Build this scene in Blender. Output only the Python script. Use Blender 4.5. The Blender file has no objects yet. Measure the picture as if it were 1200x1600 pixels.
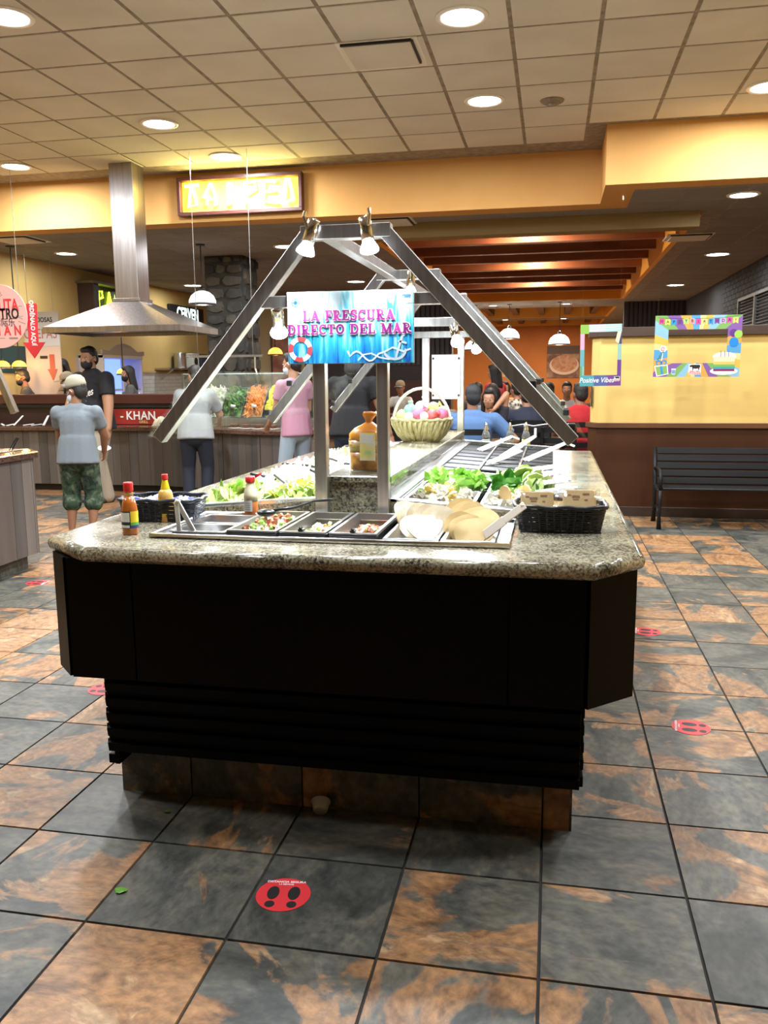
import bpy, bmesh, math, random
from mathutils import Vector, Matrix, Euler
random.seed(7)
PI = math.pi
S = bpy.context.scene
C = S.collection

# ------------------------------------------------------------------ camera, world, exposure
cam_d = bpy.data.cameras.new('camera'); cam = bpy.data.objects.new('camera', cam_d); C.objects.link(cam)
cam_d.sensor_fit = 'VERTICAL'; cam_d.sensor_height = 24.0; cam_d.lens = 1318.11/1600*24.0
cam_d.clip_start = 0.05; cam_d.clip_end = 200
yaw, pitch, roll = -0.196546, -0.159856, -0.00842179
fw = Vector((math.sin(yaw)*math.cos(pitch), math.cos(yaw)*math.cos(pitch), math.sin(pitch)))
rt = Vector((math.cos(yaw), -math.sin(yaw), 0)); up = rt.cross(fw)
r2 = rt*math.cos(roll)+up*math.sin(roll); u2 = up*math.cos(roll)-rt*math.sin(roll)
cam.matrix_world = Matrix(((r2.x,u2.x,-fw.x,0.0014),(r2.y,u2.y,-fw.y,-2.296),(r2.z,u2.z,-fw.z,1.460),(0,0,0,1)))
S.camera = cam
W = bpy.data.worlds.new('world'); S.world = W; W.use_nodes = True
W.node_tree.nodes['Background'].inputs[0].default_value = (1.0,0.93,0.85,1)
W.node_tree.nodes['Background'].inputs[1].default_value = 0.05
S.view_settings.view_transform = 'Standard'; S.view_settings.look = 'None'
S.view_settings.gamma = 1.0; S.view_settings.use_curve_mapping = False
S.view_settings.exposure = 0.0
cy = S.cycles; cy.max_bounces = 6; cy.diffuse_bounces = 4; cy.glossy_bounces = 3; cy.transmission_bounces = 4; cy.transparent_max_bounces = 10; cy.caustics_reflective = False; cy.caustics_refractive = False
DOWNLIGHT_W = 92.0      # each recessed ceiling lamp of the near hall
DOWNLIGHT_W2 = 26.0     # each recessed lamp of the lower ceiling
SPOT_W = 100.0           # each food spot lamp on the serving bar

# ------------------------------------------------------------------ materials
MATS = {}
def nd(nt, t, **k):
    n = nt.nodes.new(t)
    for a, b in k.items():
        if a.startswith('i_'): n.inputs[int(a[2:])].default_value = b
        else: setattr(n, a, b)
    return n
def M(name, col, rough=.5, metal=0., var=None, bump=None, emit=None, es=0., spec=.5, coat=0., trans=0., sub=0.):
    """var=(scale, colour2, detail, distortion, (sx,sy,sz)); bump=(scale,strength)"""
    if name in MATS: return MATS[name]
    m = bpy.data.materials.new(name); m.use_nodes = True; nt = m.node_tree
    b = nt.nodes['Principled BSDF']; L = nt.links.new
    b.inputs['Base Color'].default_value = (*col, 1); b.inputs['Roughness'].default_value = rough
    b.inputs['Metallic'].default_value = metal; b.inputs['Specular IOR Level'].default_value = spec
    b.inputs['Coat Weight'].default_value = coat; b.inputs['Transmission Weight'].default_value = trans
    if sub: b.inputs['Subsurface Weight'].default_value = sub; b.inputs['Subsurface Radius'].default_value = (.01,.005,.003)
    if emit: b.inputs['Emission Color'].default_value = (*emit, 1); b.inputs['Emission Strength'].default_value = es
    if var or bump:
        tc = nd(nt, 'ShaderNodeTexCoord'); oi = nd(nt, 'ShaderNodeObjectInfo')
        off = nd(nt, 'ShaderNodeVectorMath', operation='MULTIPLY_ADD'); off.inputs[1].default_value = (31,17,23)
        L(oi.outputs['Random'], off.inputs[0]); L(tc.outputs['Object'], off.inputs[2])
        mp = nd(nt, 'ShaderNodeMapping'); L(off.outputs[0], mp.inputs[0])
    if var:
        v = list(var)+[2,0,(1,1,1)][len(var)-2:]
        mp.inputs['Scale'].default_value = v[4]
        nz = nd(nt, 'ShaderNodeTexNoise'); nz.inputs['Scale'].default_value = v[0]; nz.inputs['Detail'].default_value = v[2]; nz.inputs['Distortion'].default_value = v[3]
        L(mp.outputs[0], nz.inputs['Vector'])
        cr = nd(nt, 'ShaderNodeValToRGB'); cr.color_ramp.elements[0].position = .36; cr.color_ramp.elements[1].position = .64
        cr.color_ramp.elements[0].color = (*col,1); cr.color_ramp.elements[1].color = (*v[1],1)
        L(nz.outputs[0], cr.inputs[0]); L(cr.outputs[0], b.inputs['Base Color'])
    if bump:
        n2 = nd(nt, 'ShaderNodeTexNoise'); n2.inputs['Scale'].default_value = bump[0]; n2.inputs['Detail'].default_value = 4
        L(mp.outputs[0], n2.inputs['Vector'])
        bp = nd(nt, 'ShaderNodeBump'); bp.inputs['Strength'].default_value = bump[1]; bp.inputs['Distance'].default_value = .01
        L(n2.outputs[0], bp.inputs['Height']); L(bp.outputs[0], b.inputs['Normal'])
    MATS[name] = m
    return m
def ramp(cr, stops):
    e = cr.color_ramp.elements
    while len(e) > 1: e.remove(e[-1])
    e[0].position = stops[0][0]; e[0].color = (*stops[0][1],1)
    for p, c in stops[1:]:
        x = e.new(p); x.color = (*c,1)
def slate_mat():
    m = bpy.data.materials.new('slate_tile'); m.use_nodes = True; nt = m.node_tree; L = nt.links.new
    b = nt.nodes['Principled BSDF']; tc = nd(nt,'ShaderNodeTexCoord'); oi = nd(nt,'ShaderNodeObjectInfo')
    off = nd(nt,'ShaderNodeVectorMath', operation='MULTIPLY_ADD'); off.inputs[1].default_value = (57,33,41)
    L(oi.outputs['Random'], off.inputs[0]); L(tc.outputs['Object'], off.inputs[2])
    mp = nd(nt,'ShaderNodeMapping'); mp.inputs['Scale'].default_value = (1,1.5,1); mp.inputs['Rotation'].default_value = (0,0,.5); L(off.outputs[0], mp.inputs[0])
    def noise(sc, det, ro, dist, offv):
        m_ = nd(nt,'ShaderNodeMapping'); m_.inputs['Location'].default_value = offv; L(mp.outputs[0], m_.inputs[0])
        n = nd(nt,'ShaderNodeTexNoise'); n.inputs['Scale'].default_value = sc; n.inputs['Detail'].default_value = det; n.inputs['Roughness'].default_value = ro; n.inputs['Distortion'].default_value = dist
        L(m_.outputs[0], n.inputs['Vector']); return n
    n1 = noise(2.6, 10, .60, 1.3, (0,0,0)); n3 = noise(3.2, 10, .62, 1.6, (3.7,1.1,2)); n4 = noise(1.45, 9, .58, 1.5, (9.1,5.3,7))
    cg = nd(nt,'ShaderNodeValToRGB'); ramp(cg, [(.28,(.024,.026,.024)),(.42,(.058,.061,.055)),(.50,(.092,.092,.080)),(.56,(.125,.117,.092)),(.62,(.105,.105,.098)),(.74,(.20,.185,.145))]); L(n1.outputs[0], cg.inputs[0])
    cu = nd(nt,'ShaderNodeValToRGB'); ramp(cu, [(.30,(.115,.062,.034)),(.42,(.24,.122,.056)),(.50,(.36,.195,.088)),(.56,(.28,.150,.075)),(.62,(.41,.255,.135)),(.74,(.46,.32,.19))]); L(n3.outputs[0], cu.inputs[0])
    sh = nd(nt,'ShaderNodeMath', operation='MULTIPLY_ADD'); sh.inputs[1].default_value = .26; sh.inputs[2].default_value = -.168; L(oi.outputs['Random'], sh.inputs[0])
    ad = nd(nt,'ShaderNodeMath', operation='ADD'); L(n4.outputs[0], ad.inputs[0]); L(sh.outputs[0], ad.inputs[1])
    ck = nd(nt,'ShaderNodeValToRGB'); ramp(ck, [(.485,(0,0,0)),(.515,(.8,.8,.8)),(.55,(1,1,1))]); L(ad.outputs[0], ck.inputs[0])
    cr = nd(nt,'ShaderNodeMix', data_type='RGBA'); L(ck.outputs[0], cr.inputs[0]); L(cg.outputs[0], cr.inputs[6]); L(cu.outputs[0], cr.inputs[7])
    n2 = nd(nt,'ShaderNodeTexNoise'); n2.inputs['Scale'].default_value = 28; n2.inputs['Detail'].default_value = 6; L(mp.outputs[0], n2.inputs['Vector'])
    c2 = nd(nt,'ShaderNodeValToRGB'); ramp(c2, [(.3,(.62,.62,.62)),(.7,(1.3,1.27,1.22))]); L(n2.outputs[0], c2.inputs[0])
    mx = nd(nt,'ShaderNodeMix', data_type='RGBA', blend_type='MULTIPLY'); mx.inputs['Factor'].default_value = 1
    L(cr.outputs[2], mx.inputs[6]); L(c2.outputs[0], mx.inputs[7]); L(mx.outputs[2], b.inputs['Base Color'])
    b.inputs['Roughness'].default_value = .46; b.inputs['Specular IOR Level'].default_value = .4
    bp = nd(nt,'ShaderNodeBump'); bp.inputs['Strength'].default_value = .25; bp.inputs['Distance'].default_value = .006
    L(n1.outputs[0], bp.inputs['Height']); L(bp.outputs[0], b.inputs['Normal'])
    MATS['slate_tile'] = m; return m
def granite_mat():
    m = bpy.data.materials.new('granite'); m.use_nodes = True; nt = m.node_tree; L = nt.links.new
    b = nt.nodes['Principled BSDF']; tc = nd(nt,'ShaderNodeTexCoord')
    n1 = nd(nt,'ShaderNodeTexNoise'); n1.inputs['Scale'].default_value = 120; n1.inputs['Detail'].default_value = 6; n1.inputs['Roughness'].default_value = .65; L(tc.outputs['Object'], n1.inputs['Vector'])
    n2 = nd(nt,'ShaderNodeTexNoise'); n2.inputs['Scale'].default_value = 9; n2.inputs['Detail'].default_value = 3; L(tc.outputs['Object'], n2.inputs['Vector'])
    ma = nd(nt,'ShaderNodeMath', operation='MULTIPLY_ADD'); ma.inputs[1].default_value = .35; L(n2.outputs[0], ma.inputs[0]); L(n1.outputs[0], ma.inputs[2])
    cr = nd(nt,'ShaderNodeValToRGB')
    ramp(cr, [(.52,(.020,.019,.014)),(.59,(.085,.077,.055)),(.65,(.185,.168,.115)),(.71,(.285,.262,.185)),(.82,(.40,.37,.27))]); L(ma.outputs[0], cr.inputs[0])
    L(cr.outputs[0], b.inputs['Base Color']); b.inputs['Roughness'].default_value = .16; b.inputs['Coat Weight'].default_value = .2
    MATS['granite'] = m; return m
def glass_mat(name='clear_glass', fac=.045, col=(1,1,1), tint=(.96,.99,.98)):
    m = bpy.data.materials.new(name); m.use_nodes = True; nt = m.node_tree; L = nt.links.new
    nt.nodes.remove(nt.nodes['Principled BSDF']); out = nt.nodes['Material Output']
    t = nd(nt,'ShaderNodeBsdfTransparent'); t.inputs[0].default_value = (*tint,1)
    g = nd(nt,'ShaderNodeBsdfGlossy'); g.inputs['Color'].default_value = (*col,1); g.inputs['Roughness'].default_value = .03
    x = nd(nt,'ShaderNodeMixShader'); 
    x.inputs[0].default_value = fac; L(t.outputs[0], x.inputs[1]); L(g.outputs[0], x.inputs[2]); L(x.outputs[0], out.inputs[0])
    MATS[name] = m; return m
SLATE = slate_mat(); GRAN = granite_mat(); GLASS = glass_mat(); PLASTIC = glass_mat('clear_plastic', .25, (1,1,1), (.9,.92,.92))
STEEL = M('brushed_steel', (.62,.62,.60), .30, 1., var=(60,(.50,.50,.49),2,0,(1,1,.05)))
STEEL2 = M('pan_steel', (.66,.67,.68), .26, 1.)
CHROME = M('chrome', (.8,.8,.8), .1, 1.)
GROUT = M('grout', (.028,.026,.024), .9)
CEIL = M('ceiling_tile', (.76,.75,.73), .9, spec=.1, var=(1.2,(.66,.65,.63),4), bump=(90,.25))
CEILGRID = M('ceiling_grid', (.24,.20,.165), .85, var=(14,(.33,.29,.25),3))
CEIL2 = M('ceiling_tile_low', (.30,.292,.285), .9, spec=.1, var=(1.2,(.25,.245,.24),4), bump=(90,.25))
ORANGE = M('orange_plaster', (.74,.42,.15), .75, spec=.05, var=(1.5,(.70,.38,.13),3), bump=(40,.08))
YELLOW = M('yellow_plaster', (.74,.53,.18), .7, spec=.2, var=(1.5,(.71,.50,.165),3), bump=(40,.06))
YELLOW2 = M('mustard_plaster', (.62,.43,.15), .75, var=(1.5,(.57,.39,.13),3))
DEEPOR = M('deep_orange', (.62,.20,.035), .7, var=(1.2,(.56,.17,.03),3))
COFFOR = M('coffer_orange', (.88,.40,.05), .6)
TAN = M('tan_plaster', (.52,.40,.22), .75, var=(1.5,(.48,.37,.2),3))
BROWNW = M('brown_panel', (.070,.024,.007), .5, spec=.3, var=(3,(.055,.018,.006),6,.6,(1,1,.12)))
BROWNR = M('brown_rail', (.15,.065,.026), .4, var=(5,(.10,.042,.018),5,.5,(.15,1,1)))
DARKW = M('dark_brown_wood', (.045,.026,.018), .45, var=(6,(.07,.038,.025),5,.5,(.2,1,1)))
BEAMW = M('reddish_beam_wood', (.30,.095,.032), .45, var=(2.5,(.19,.055,.020),6,1.2,(.3,1,1)))
MAROON = M('maroon_wood', (.075,.018,.014), .4, var=(4,(.05,.012,.01),5,.4,(.15,1,1)))
BLACK = M('black_laquer', (.0012,.0012,.0012), .42, spec=.10)
BLACKP = M('black_plastic', (.012,.012,.013), .38)
BLACKW = M('black_painted_wood', (.006,.006,.007), .5, spec=.25, var=(10,(.013,.013,.014),4,.3,(.1,1,1)))
WHITEP = M('white_plastic', (.86,.86,.84), .35)
WHITE = M('white_print', (.9,.9,.9), .6)
RED = M('red_print', (.72,.035,.045), .5)
BLK = M('black_print', (.012,.011,.012), .55)

# ------------------------------------------------------------------ mesh helpers
class MB:
    def __init__(s): s.v = []; s.f = []; s.sm = False; s.mi = []; s.cur = 0
    def add(s, vs, fs):
        n = len(s.v); s.v += [tuple(x) for x in vs]
        for f in fs: s.f.append([i+n for i in f]); s.mi.append(s.cur)
        return s
    def box(s, a, b, mx=None):
        x0,y0,z0 = a; x1,y1,z1 = b
        vs = [(x0,y0,z0),(x1,y0,z0),(x1,y1,z0),(x0,y1,z0),(x0,y0,z1),(x1,y0,z1),(x1,y1,z1),(x0,y1,z1)]
        if mx: vs = [mx @ Vector(p) for p in vs]
        return s.add(vs, [(0,3,2,1),(4,5,6,7),(0,1,5,4),(1,2,6,5),(2,3,7,6),(3,0,4,7)])
    def cbox(s, c, d, mx=None):
        return s.box((c[0]-d[0]/2,c[1]-d[1]/2,c[2]-d[2]/2),(c[0]+d[0]/2,c[1]+d[1]/2,c[2]+d[2]/2), mx)
    def bar(s, a, b, w, h=None, ref=(0,0,1)):
        """rectangular bar from a to b, w across, h along ref"""
        a = Vector(a); b = Vector(b); h = h or w; d = (b-a).normalized(); r = Vector(ref)
        e1 = d.cross(r)
        if e1.length < 1e-4: e1 = d.cross(Vector((0,1,0)))
        e1.normalize(); e2 = e1.cross(d).normalized()
        vs = []
        for p in (a, b):
            for i, j in ((-1,-1),(1,-1),(1,1),(-1,1)): vs.append(p+e1*i*w/2+e2*j*h/2)
        return s.add(vs, [(0,1,2,3),(7,6,5,4),(0,4,5,1),(1,5,6,2),(2,6,7,3),(3,7,4,0)])
    def tube(s, pts, r, n=8, cap=True):
        pts = [Vector(p) for p in pts]; rs = r if isinstance(r,(list,tuple)) else [r]*len(pts)
        vs = []; fs = []; pe = None
        for i, p in enumerate(pts):
            d = (pts[min(i+1,len(pts)-1)]-pts[max(i-1,0)]).normalized()
            if pe is None:
                pe = d.cross(Vector((0,0,1)))
                if pe.length < 1e-3: pe = d.cross(Vector((1,0,0)))
            pe = (pe - d*pe.dot(d)).normalized(); e2 = d.cross(pe)
            for k in range(n):
                t = 2*PI*k/n; vs.append(p+(pe*math.cos(t)+e2*math.sin(t))*rs[i])
        for i in range(len(pts)-1):
            for k in range(n):
                k2 = (k+1)%n; fs.append((i*n+k,i*n+k2,(i+1)*n+k2,(i+1)*n+k))
        if cap: fs.append(tuple(range(n-1,-1,-1))); fs.append(tuple((len(pts)-1)*n+k for k in range(n)))
        return s.add(vs, fs)
    def lathe(s, prof, n=20, c=(0,0,0), mx=None):
        vs = []; fs = []
        for r, z in prof:
            for k in range(n):
                t = 2*PI*k/n; p = Vector((c[0]+r*math.cos(t), c[1]+r*math.sin(t), c[2]+z)); vs.append(mx @ p if mx else p)
        for i in range(len(prof)-1):
            for k in range(n):
                k2 = (k+1)%n; fs.append((i*n+k,i*n+k2,(i+1)*n+k2,(i+1)*n+k))
        if prof[0][0] > 1e-5: fs.append(tuple(range(n-1,-1,-1)))
        if prof[-1][0] > 1e-5: fs.append(tuple((len(prof)-1)*n+k for k in range(n)))
        return s.add(vs, fs)
    def prism(s, poly, z0, z1, mx=None):
        n = len(poly); vs = [(x,y,z0) for x,y in poly]+[(x,y,z1) for x,y in poly]
        if mx: vs = [mx @ Vector(p) for p in vs]
        fs = [tuple(range(n-1,-1,-1)), tuple(range(n,2*n))]+[(i,(i+1)%n,n+(i+1)%n,n+i) for i in range(n)]
        return s.add(vs, fs)
    def ell(s, c, r, n=12, m=8, mx=None):
        vs = []; fs = []
        for i in range(m+1):
            a = PI*i/m
            for k in range(n):
                t = 2*PI*k/n; p = Vector((c[0]+r[0]*math.sin(a)*math.cos(t), c[1]+r[1]*math.sin(a)*math.sin(t), c[2]-r[2]*math.cos(a))); vs.append(mx @ p if mx else p)
        for i in range(m):
            for k in range(n):
                k2 = (k+1)%n; fs.append((i*n+k,i*n+k2,(i+1)*n+k2,(i+1)*n+k))
        return s.add(vs, fs)
    def ring(s, c, r0, r1, n=24, a0=0, a1=2*PI):
        """flat ring in xz plane facing -y"""
        vs = []; fs = []; full = abs(a1-a0-2*PI) < 1e-6
        for k in range(n+1):
            t = a0+(a1-a0)*k/n
            for r in (r0, r1): vs.append((c[0]+r*math.cos(t), c[1], c[2]+r*math.sin(t)))
        for k in range(n): fs.append((2*k,2*k+1,2*k+3,2*k+2))
        return s.add(vs, fs)
    def mesh(s, name, mats, smooth=False, bevel=0, merge=False):
        me = bpy.data.meshes.new(name); me.from_pydata(s.v, [], s.f); 
        if not isinstance(mats,(list,tuple)): mats = [mats]
        for m in mats: me.materials.append(m)
        if len(mats) > 1: me.polygons.foreach_set('material_index', s.mi)
        if bevel or merge or True:
            bm = bmesh.new(); bm.from_mesh(me)
            if smooth or merge: bmesh.ops.remove_doubles(bm, verts=bm.verts, dist=1e-5)
            bmesh.ops.recalc_face_normals(bm, faces=bm.faces)
            if bevel: bmesh.ops.bevel(bm, geom=[e for e in bm.edges], offset=bevel, segments=1, affect='EDGES', clamp_overlap=True)
            bm.to_mesh(me); bm.free()
        if smooth: me.polygons.foreach_set('use_smooth', [True]*len(me.polygons))
        me.update(); return me
    def build(s, name, mats, parent=None, smooth=False, bevel=0, loc=None, rot=None, label=None):
        o = bpy.data.objects.new(name, s.mesh(name, mats, smooth, bevel)); C.objects.link(o)
        if parent is not None: o.parent = parent
        if loc is not None: o.location = loc
        if rot is not None: o.rotation_euler = rot
        if label: o['label'] = label
        return o
def obj(name, me, parent=None, loc=None, rot=None):
    o = bpy.data.objects.new(name, me); C.objects.link(o)
    if parent is not None: o.parent = parent
    if loc is not None: o.location = loc
    if rot is not None: o.rotation_euler = rot
    return o
def tag(o, label, cat, group=None, kind=None):
    o['label'] = label; o['category'] = cat
    if group: o['group'] = group
    if kind: o['kind'] = kind
    return o
def thing(name, label, cat, loc=(0,0,0), rot=(0,0,0), group=None):
    o = bpy.data.objects.new(name, None); C.objects.link(o); o.location = loc; o.rotation_euler = rot
    o.empty_display_size = .05
    return tag(o, label, cat, group)
def struct(o): o['kind'] = 'structure'; return o
def smooth_angle(o, ang=40):
    me = o.data; me.polygons.foreach_set('use_smooth', [True]*len(me.polygons))
    try: me.set_sharp_from_angle(angle=math.radians(ang))
    except Exception: pass
    return o
def text_mesh(name, body, size, mat, bold=0., depth=.001, align='CENTER', shear=0., sx=1.):
    cu = bpy.data.curves.new(name, 'FONT'); cu.body = body; cu.size = size; cu.align_x = align; cu.align_y = 'CENTER'
    cu.offset = bold; cu.extrude = depth; cu.shear = shear; cu.resolution_u = 3
    t = bpy.data.objects.new(name, cu); C.objects.link(t)
    dg = bpy.context.evaluated_depsgraph_get(); me = bpy.data.meshes.new_from_object(t.evaluated_get(dg))
    bpy.data.objects.remove(t); bpy.data.curves.remove(cu)
    me.materials.clear(); me.materials.append(mat)
    if sx != 1:
        for v in me.vertices: v.co.x *= sx
    return me
def text(name, body, size, mat, parent, loc, rot=(PI/2,0,0), **k):
    return obj(name, text_mesh(name, body, size, mat, **k), parent, loc, rot)
def grid_heap(w, d, h, seed, n=14, rough=.012, flat=.6):
    """bumpy heap of food: top surface over a w x d rectangle, closed underneath"""
    r = random.Random(seed); mb = MB(); vs = []
    for j in range(n+1):
        for i in range(n+1):
            u = i/n*2-1; v = j/n*2-1; e = (1-abs(u)**4)*(1-abs(v)**4)
            vs.append((u*w/2, v*d/2, h*(flat*e+(1-flat)*e*(1-.6*(u*u+v*v)))+(r.random()-.5)*rough*(1 if e > .02 else 0)))
    fs = [(j*(n+1)+i, j*(n+1)+i+1, (j+1)*(n+1)+i+1, (j+1)*(n+1)+i) for j in range(n) for i in range(n)]
    return mb.add(vs, fs)
def chunks(mb, w, d, z, count, size, seed, kind='cube', hz=.0):
    r = random.Random(seed)
    for _ in range(count):
        x = (r.random()-.5)*w; y = (r.random()-.5)*d; s = size*(.6+.8*r.random())
        zz = z+hz*(1-(2*x/w)**2)*(1-(2*y/d)**2)+(r.random()-.3)*size*.6
        mx = Matrix.Translation((x,y,zz)) @ Euler((r.random()*6,r.random()*6,r.random()*6)).to_matrix().to_4x4()
        if kind == 'cube': mb.cbox((0,0,0),(s,s*.8,s*.7), mx)
        elif kind == 'leaf':
            a = s; vs = [(-a,0,0),(-.3*a,-.5*a,.15*a),(.6*a,-.4*a,0),(a,0,.2*a),(.5*a,.5*a,.05*a),(-.4*a,.45*a,-.1*a),(.1*a,0,.28*a)]
            mb.add([mx @ Vector(p) for p in vs], [(0,1,6),(1,2,6),(2,3,6),(3,4,6),(4,5,6),(5,0,6)])
        elif kind == 'strip': mb.cbox((0,0,0),(s*3,s*.35,s*.25), mx)
        elif kind == 'ball': mb.ell((0,0,0),(s*.6,s*.5,s*.5),6,4,mx)
        elif kind == 'slice': mb.lathe([(s*.9,-.08*s),(s*.9,.08*s)],10,(0,0,0),mx)
    return mb
# ------------------------------------------------------------------ the hall: floor, ceilings, walls
T = 0.405
def in_view(p, m=40):
    d = Vector(p)-Vector((0.0014,-2.296,1.46)); z = d.dot(fw)
    if z < .3: return 0
    x = 600+1318*d.dot(r2)/z; y = 800-1318*d.dot(u2)/z
    return z if -m < x < 1200+m and -m < y < 1600+m else 0
fl = MB().box((-9.2,-7.2,-.06),(4.6,33.2,-.006)).build('floor', GROUT); struct(fl)
def tile_mesh(sx, sy, j, t, mat):
    mb = MB(); a, b = sx/2-j/2, sy/2-j/2; e = .0012
    mb.add([(-a,-b,-t),(a,-b,-t),(a,b,-t),(-a,b,-t),(-a+e,-b+e,0),(a-e,-b+e,0),(a-e,b-e,0),(-a+e,b-e,0)],
           [(4,5,6,7),(0,1,5,4),(1,2,6,5),(2,3,7,6),(3,0,4,7)])
    return mb.mesh('tile', mat)
tm = tile_mesh(T, T, .0065, .006, SLATE)
cells = []
for i in range(-18, 9):
    for j in range(-6, 26):
        x, y = (i+.5)*T, (j+.5)*T
        if -1.5 < x < .1 and .3 < y < 3.8: continue
        dv = [z for z in (in_view((x+a,y+b,0)) for a in (-.2,0,.2) for b in (-.2,0,.2)) if z]
        if dv and y < 7.6 and x < 2.6 and not (x < -4.1 and y < 3.5): cells.append((min(dv), x, y))
cells.sort()
near = cells[:300]
for _, x, y in near: obj('tile', tm, fl, (x, y, 0), (0,0,random.choice((0,PI/2,PI,-PI/2))))
used_c = {(round(x,2),round(y,2)) for _,x,y in near}
far = MB(); a = T/2-.003
for i in range(-22, 11):
    for j in range(-15, 80):
        x, y = (i+.5)*T, (j+.5)*T
        if (round(x,2),round(y,2)) not in used_c:
            far.add([(x-a,y-a,0),(x+a,y-a,0),(x+a,y+a,0),(x-a,y+a,0)], [(0,1,2,3)])
fo = far.build('tile', SLATE, fl); fo['kind'] = 'stuff'

H1, H2, CT = 3.83, 3.28, .61
def tiled_ceiling(name, rects, H, x0, y0, xr, yr, mat, skip, lim=290):
    base = MB()
    for a, b, c, d in rects: base.box((a,b,H+.004),(c,d,H+.06))
    ce = struct(base.build(name, CEILGRID))
    mb = MB(); q = CT/2-.014
    me = MB().add([(-q,-q,.005),(q,-q,.005),(q,q,.005),(-q,q,.005),(-q+.006,-q+.006,0),(q-.006,-q+.006,0),(q-.006,q-.006,0),(-q+.006,q-.006,0)],
        [(4,7,6,5),(0,4,5,1),(1,5,6,2),(2,6,7,3),(3,7,4,0)]).mesh('tile', mat)
    cs = []
    for i in range(int((xr[0]-x0)/CT)-2, int((xr[1]-x0)/CT)+2):
        for j in range(int((yr[0]-y0)/CT)-2, int((yr[1]-y0)/CT)+2):
            x, y = x0+(i+.5)*CT, y0+(j+.5)*CT
            if x-CT/2 < xr[0]-.3 or x+CT/2 > xr[1]+.3 or skip(x, y): continue
            z = in_view((x,y,H), 60); cs.append((z or 999, x, y))
    cs.sort()
    rest = MB()
    for k, (z, x, y) in enumerate(cs):
        if z < 900 and k < lim: obj('tile', me, ce, (x, y, H))
        else: rest.add([(x-q,y-q,H),(x+q,y-q,H),(x+q,y+q,H),(x-q,y+q,H)], [(0,3,2,1)])
    if rest.v: r = rest.build('tile', mat, ce); r['kind'] = 'stuff'
    return ce
ceil1 = tiled_ceiling('ceiling', [(-9.2,-7.2,4.6,7.5)], H1, .2727, 4.06, (-9,4.4), (-7,7.4), CEIL,
    lambda x, y: y > 7.30 or y < -7 or (x > .5 and y > 6.5))
CX0, CX1 = -2.36, 1.58
rects = [(-9.2,7.56,CX0-.04,33.2),(CX1+.04,6.62,4.6,33.2),(.50,6.62,CX1+.04,7.56),(CX0-.04,7.56,CX1+.04,8.4),(CX0-.04,19.54,CX1+.04,21.97),(CX0-.04,26.04,CX1+.04,27.37),(CX0-.04,30.64,CX1+.04,33.2)]
def skip2(x, y):
    if y > 32.8 or y < 6.9: return True
    if x < .8 and y < 7.8: return True
    for a, b in ((8.2,19.8),(21.7,26.3),(27.1,30.9)):
        if CX0-.3 < x < CX1+.3 and a < y < b: return True
    return False
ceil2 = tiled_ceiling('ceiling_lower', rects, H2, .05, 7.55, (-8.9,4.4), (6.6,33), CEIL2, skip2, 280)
# orange soffit between the high and the low ceiling
sf = MB().prism([(-9.2,7.5),(.46,7.5),(.46,6.57),(4.6,6.57),(4.6,6.85),(.76,6.85),(.76,7.8),(-9.2,7.8)], H2-.004, H1+.05).build('wall_soffit', ORANGE); struct(sf)
# tan drop beam in front of the timber ceiling
struct(MB().box((CX0-.25,8.2,3.11),(CX1+.02,8.46,3.285)).build('trim_1', M('tan_beam', (.30,.215,.10), .75, spec=.1), bevel=.004))
# timber ceiling recess: orange sides, brown planked top and cross beams
def recess(n, y0, y1, top, beams, bz, bw, bh):
    m = MB(); m.box((CX0-.08,y0,H2-.006),(CX0,y1,top)); m.box((CX1,y0,H2-.006),(CX1+.08,y1,top)); m.box((CX0-.08,y1,H2-.006),(CX1+.08,y1+.08,top)); m.box((CX0-.08,y0-.04,H2+.02),(CX1+.08,y0,top))
    o = struct(m.build('ceiling_recess', COFFOR)); 
    MB().box((CX0,y0,top),(CX1,y1,top+.05)).build('recess_top', DARKW, o)
    me = MB().box((CX0,-bw/2,0),(CX1,bw/2,bh)).mesh('timber_beam', BEAMW, bevel=.006)
    for y in beams: obj('timber_beam', me, o, (0,y,bz))
    return o
recess(1, 8.46, 19.5, 3.95, [9.06,10.18,11.3,12.43,13.55,14.67,15.8,16.92,18.05,19.1], 3.45, .13, .25)
r2o = recess(2, 22.0, 26.0, 3.7, [], 3.4, .15, .2); r3o = recess(3, 27.4, 30.6, 3.7, [], 3.4, .15, .2)
for ro, y0, y1 in ((r2o,22.0,26.0),(r3o,27.4,30.6)):
    me = MB().box((-.09,y0,0),(.09,y1,.22)).mesh('timber_beam', DARKW)
    for x in (-2.0,-1.2,-.4,.4,1.2): obj('timber_beam', me, ro, (x,0,3.36))

# walls
struct(MB().box((-9.2,-7.2,-.05),(-8.95,33,3.9)).build('wall_left_far', YELLOW2)) if False else None
struct(MB().box((-8.1,-7.2,-.05),(-7.9,17.3,3.9)).build('wall_left', YELLOW2))
struct(MB().box((3.25,6.9,-.05),(3.45,33,3.35)).build('wall_right', M('dark_brick', (.035,.034,.036), .8)))
struct(MB().box((4.4,-7.2,-.05),(4.6,7.0,3.9)).build('wall_right_hall', YELLOW2))
struct(MB().box((-9.2,-7.2,-.05),(4.6,-7.0,3.9)).build('wall_back', M('hall_beige', (.16,.12,.09), .8)))
struct(MB().box((-8.1,17.0,-.05),(-5.7,17.3,3.35)).build('wall_rear_tan', TAN))
dw = struct(MB().box((-5.7,17.0,-.05),(-2.25,17.3,3.35)).build('wall_rear_dark', M('dark_rear_wall', (.030,.022,.024), .6)))
ribm = MB().box((-.035,-.03,1.7),(.035,0,3.27)).mesh('rib', M('dark_rib', (.045,.045,.055), .5))
for k in range(16): obj('rib', ribm, dw, (-4.0+k*.11, 17.0, 0))
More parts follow.
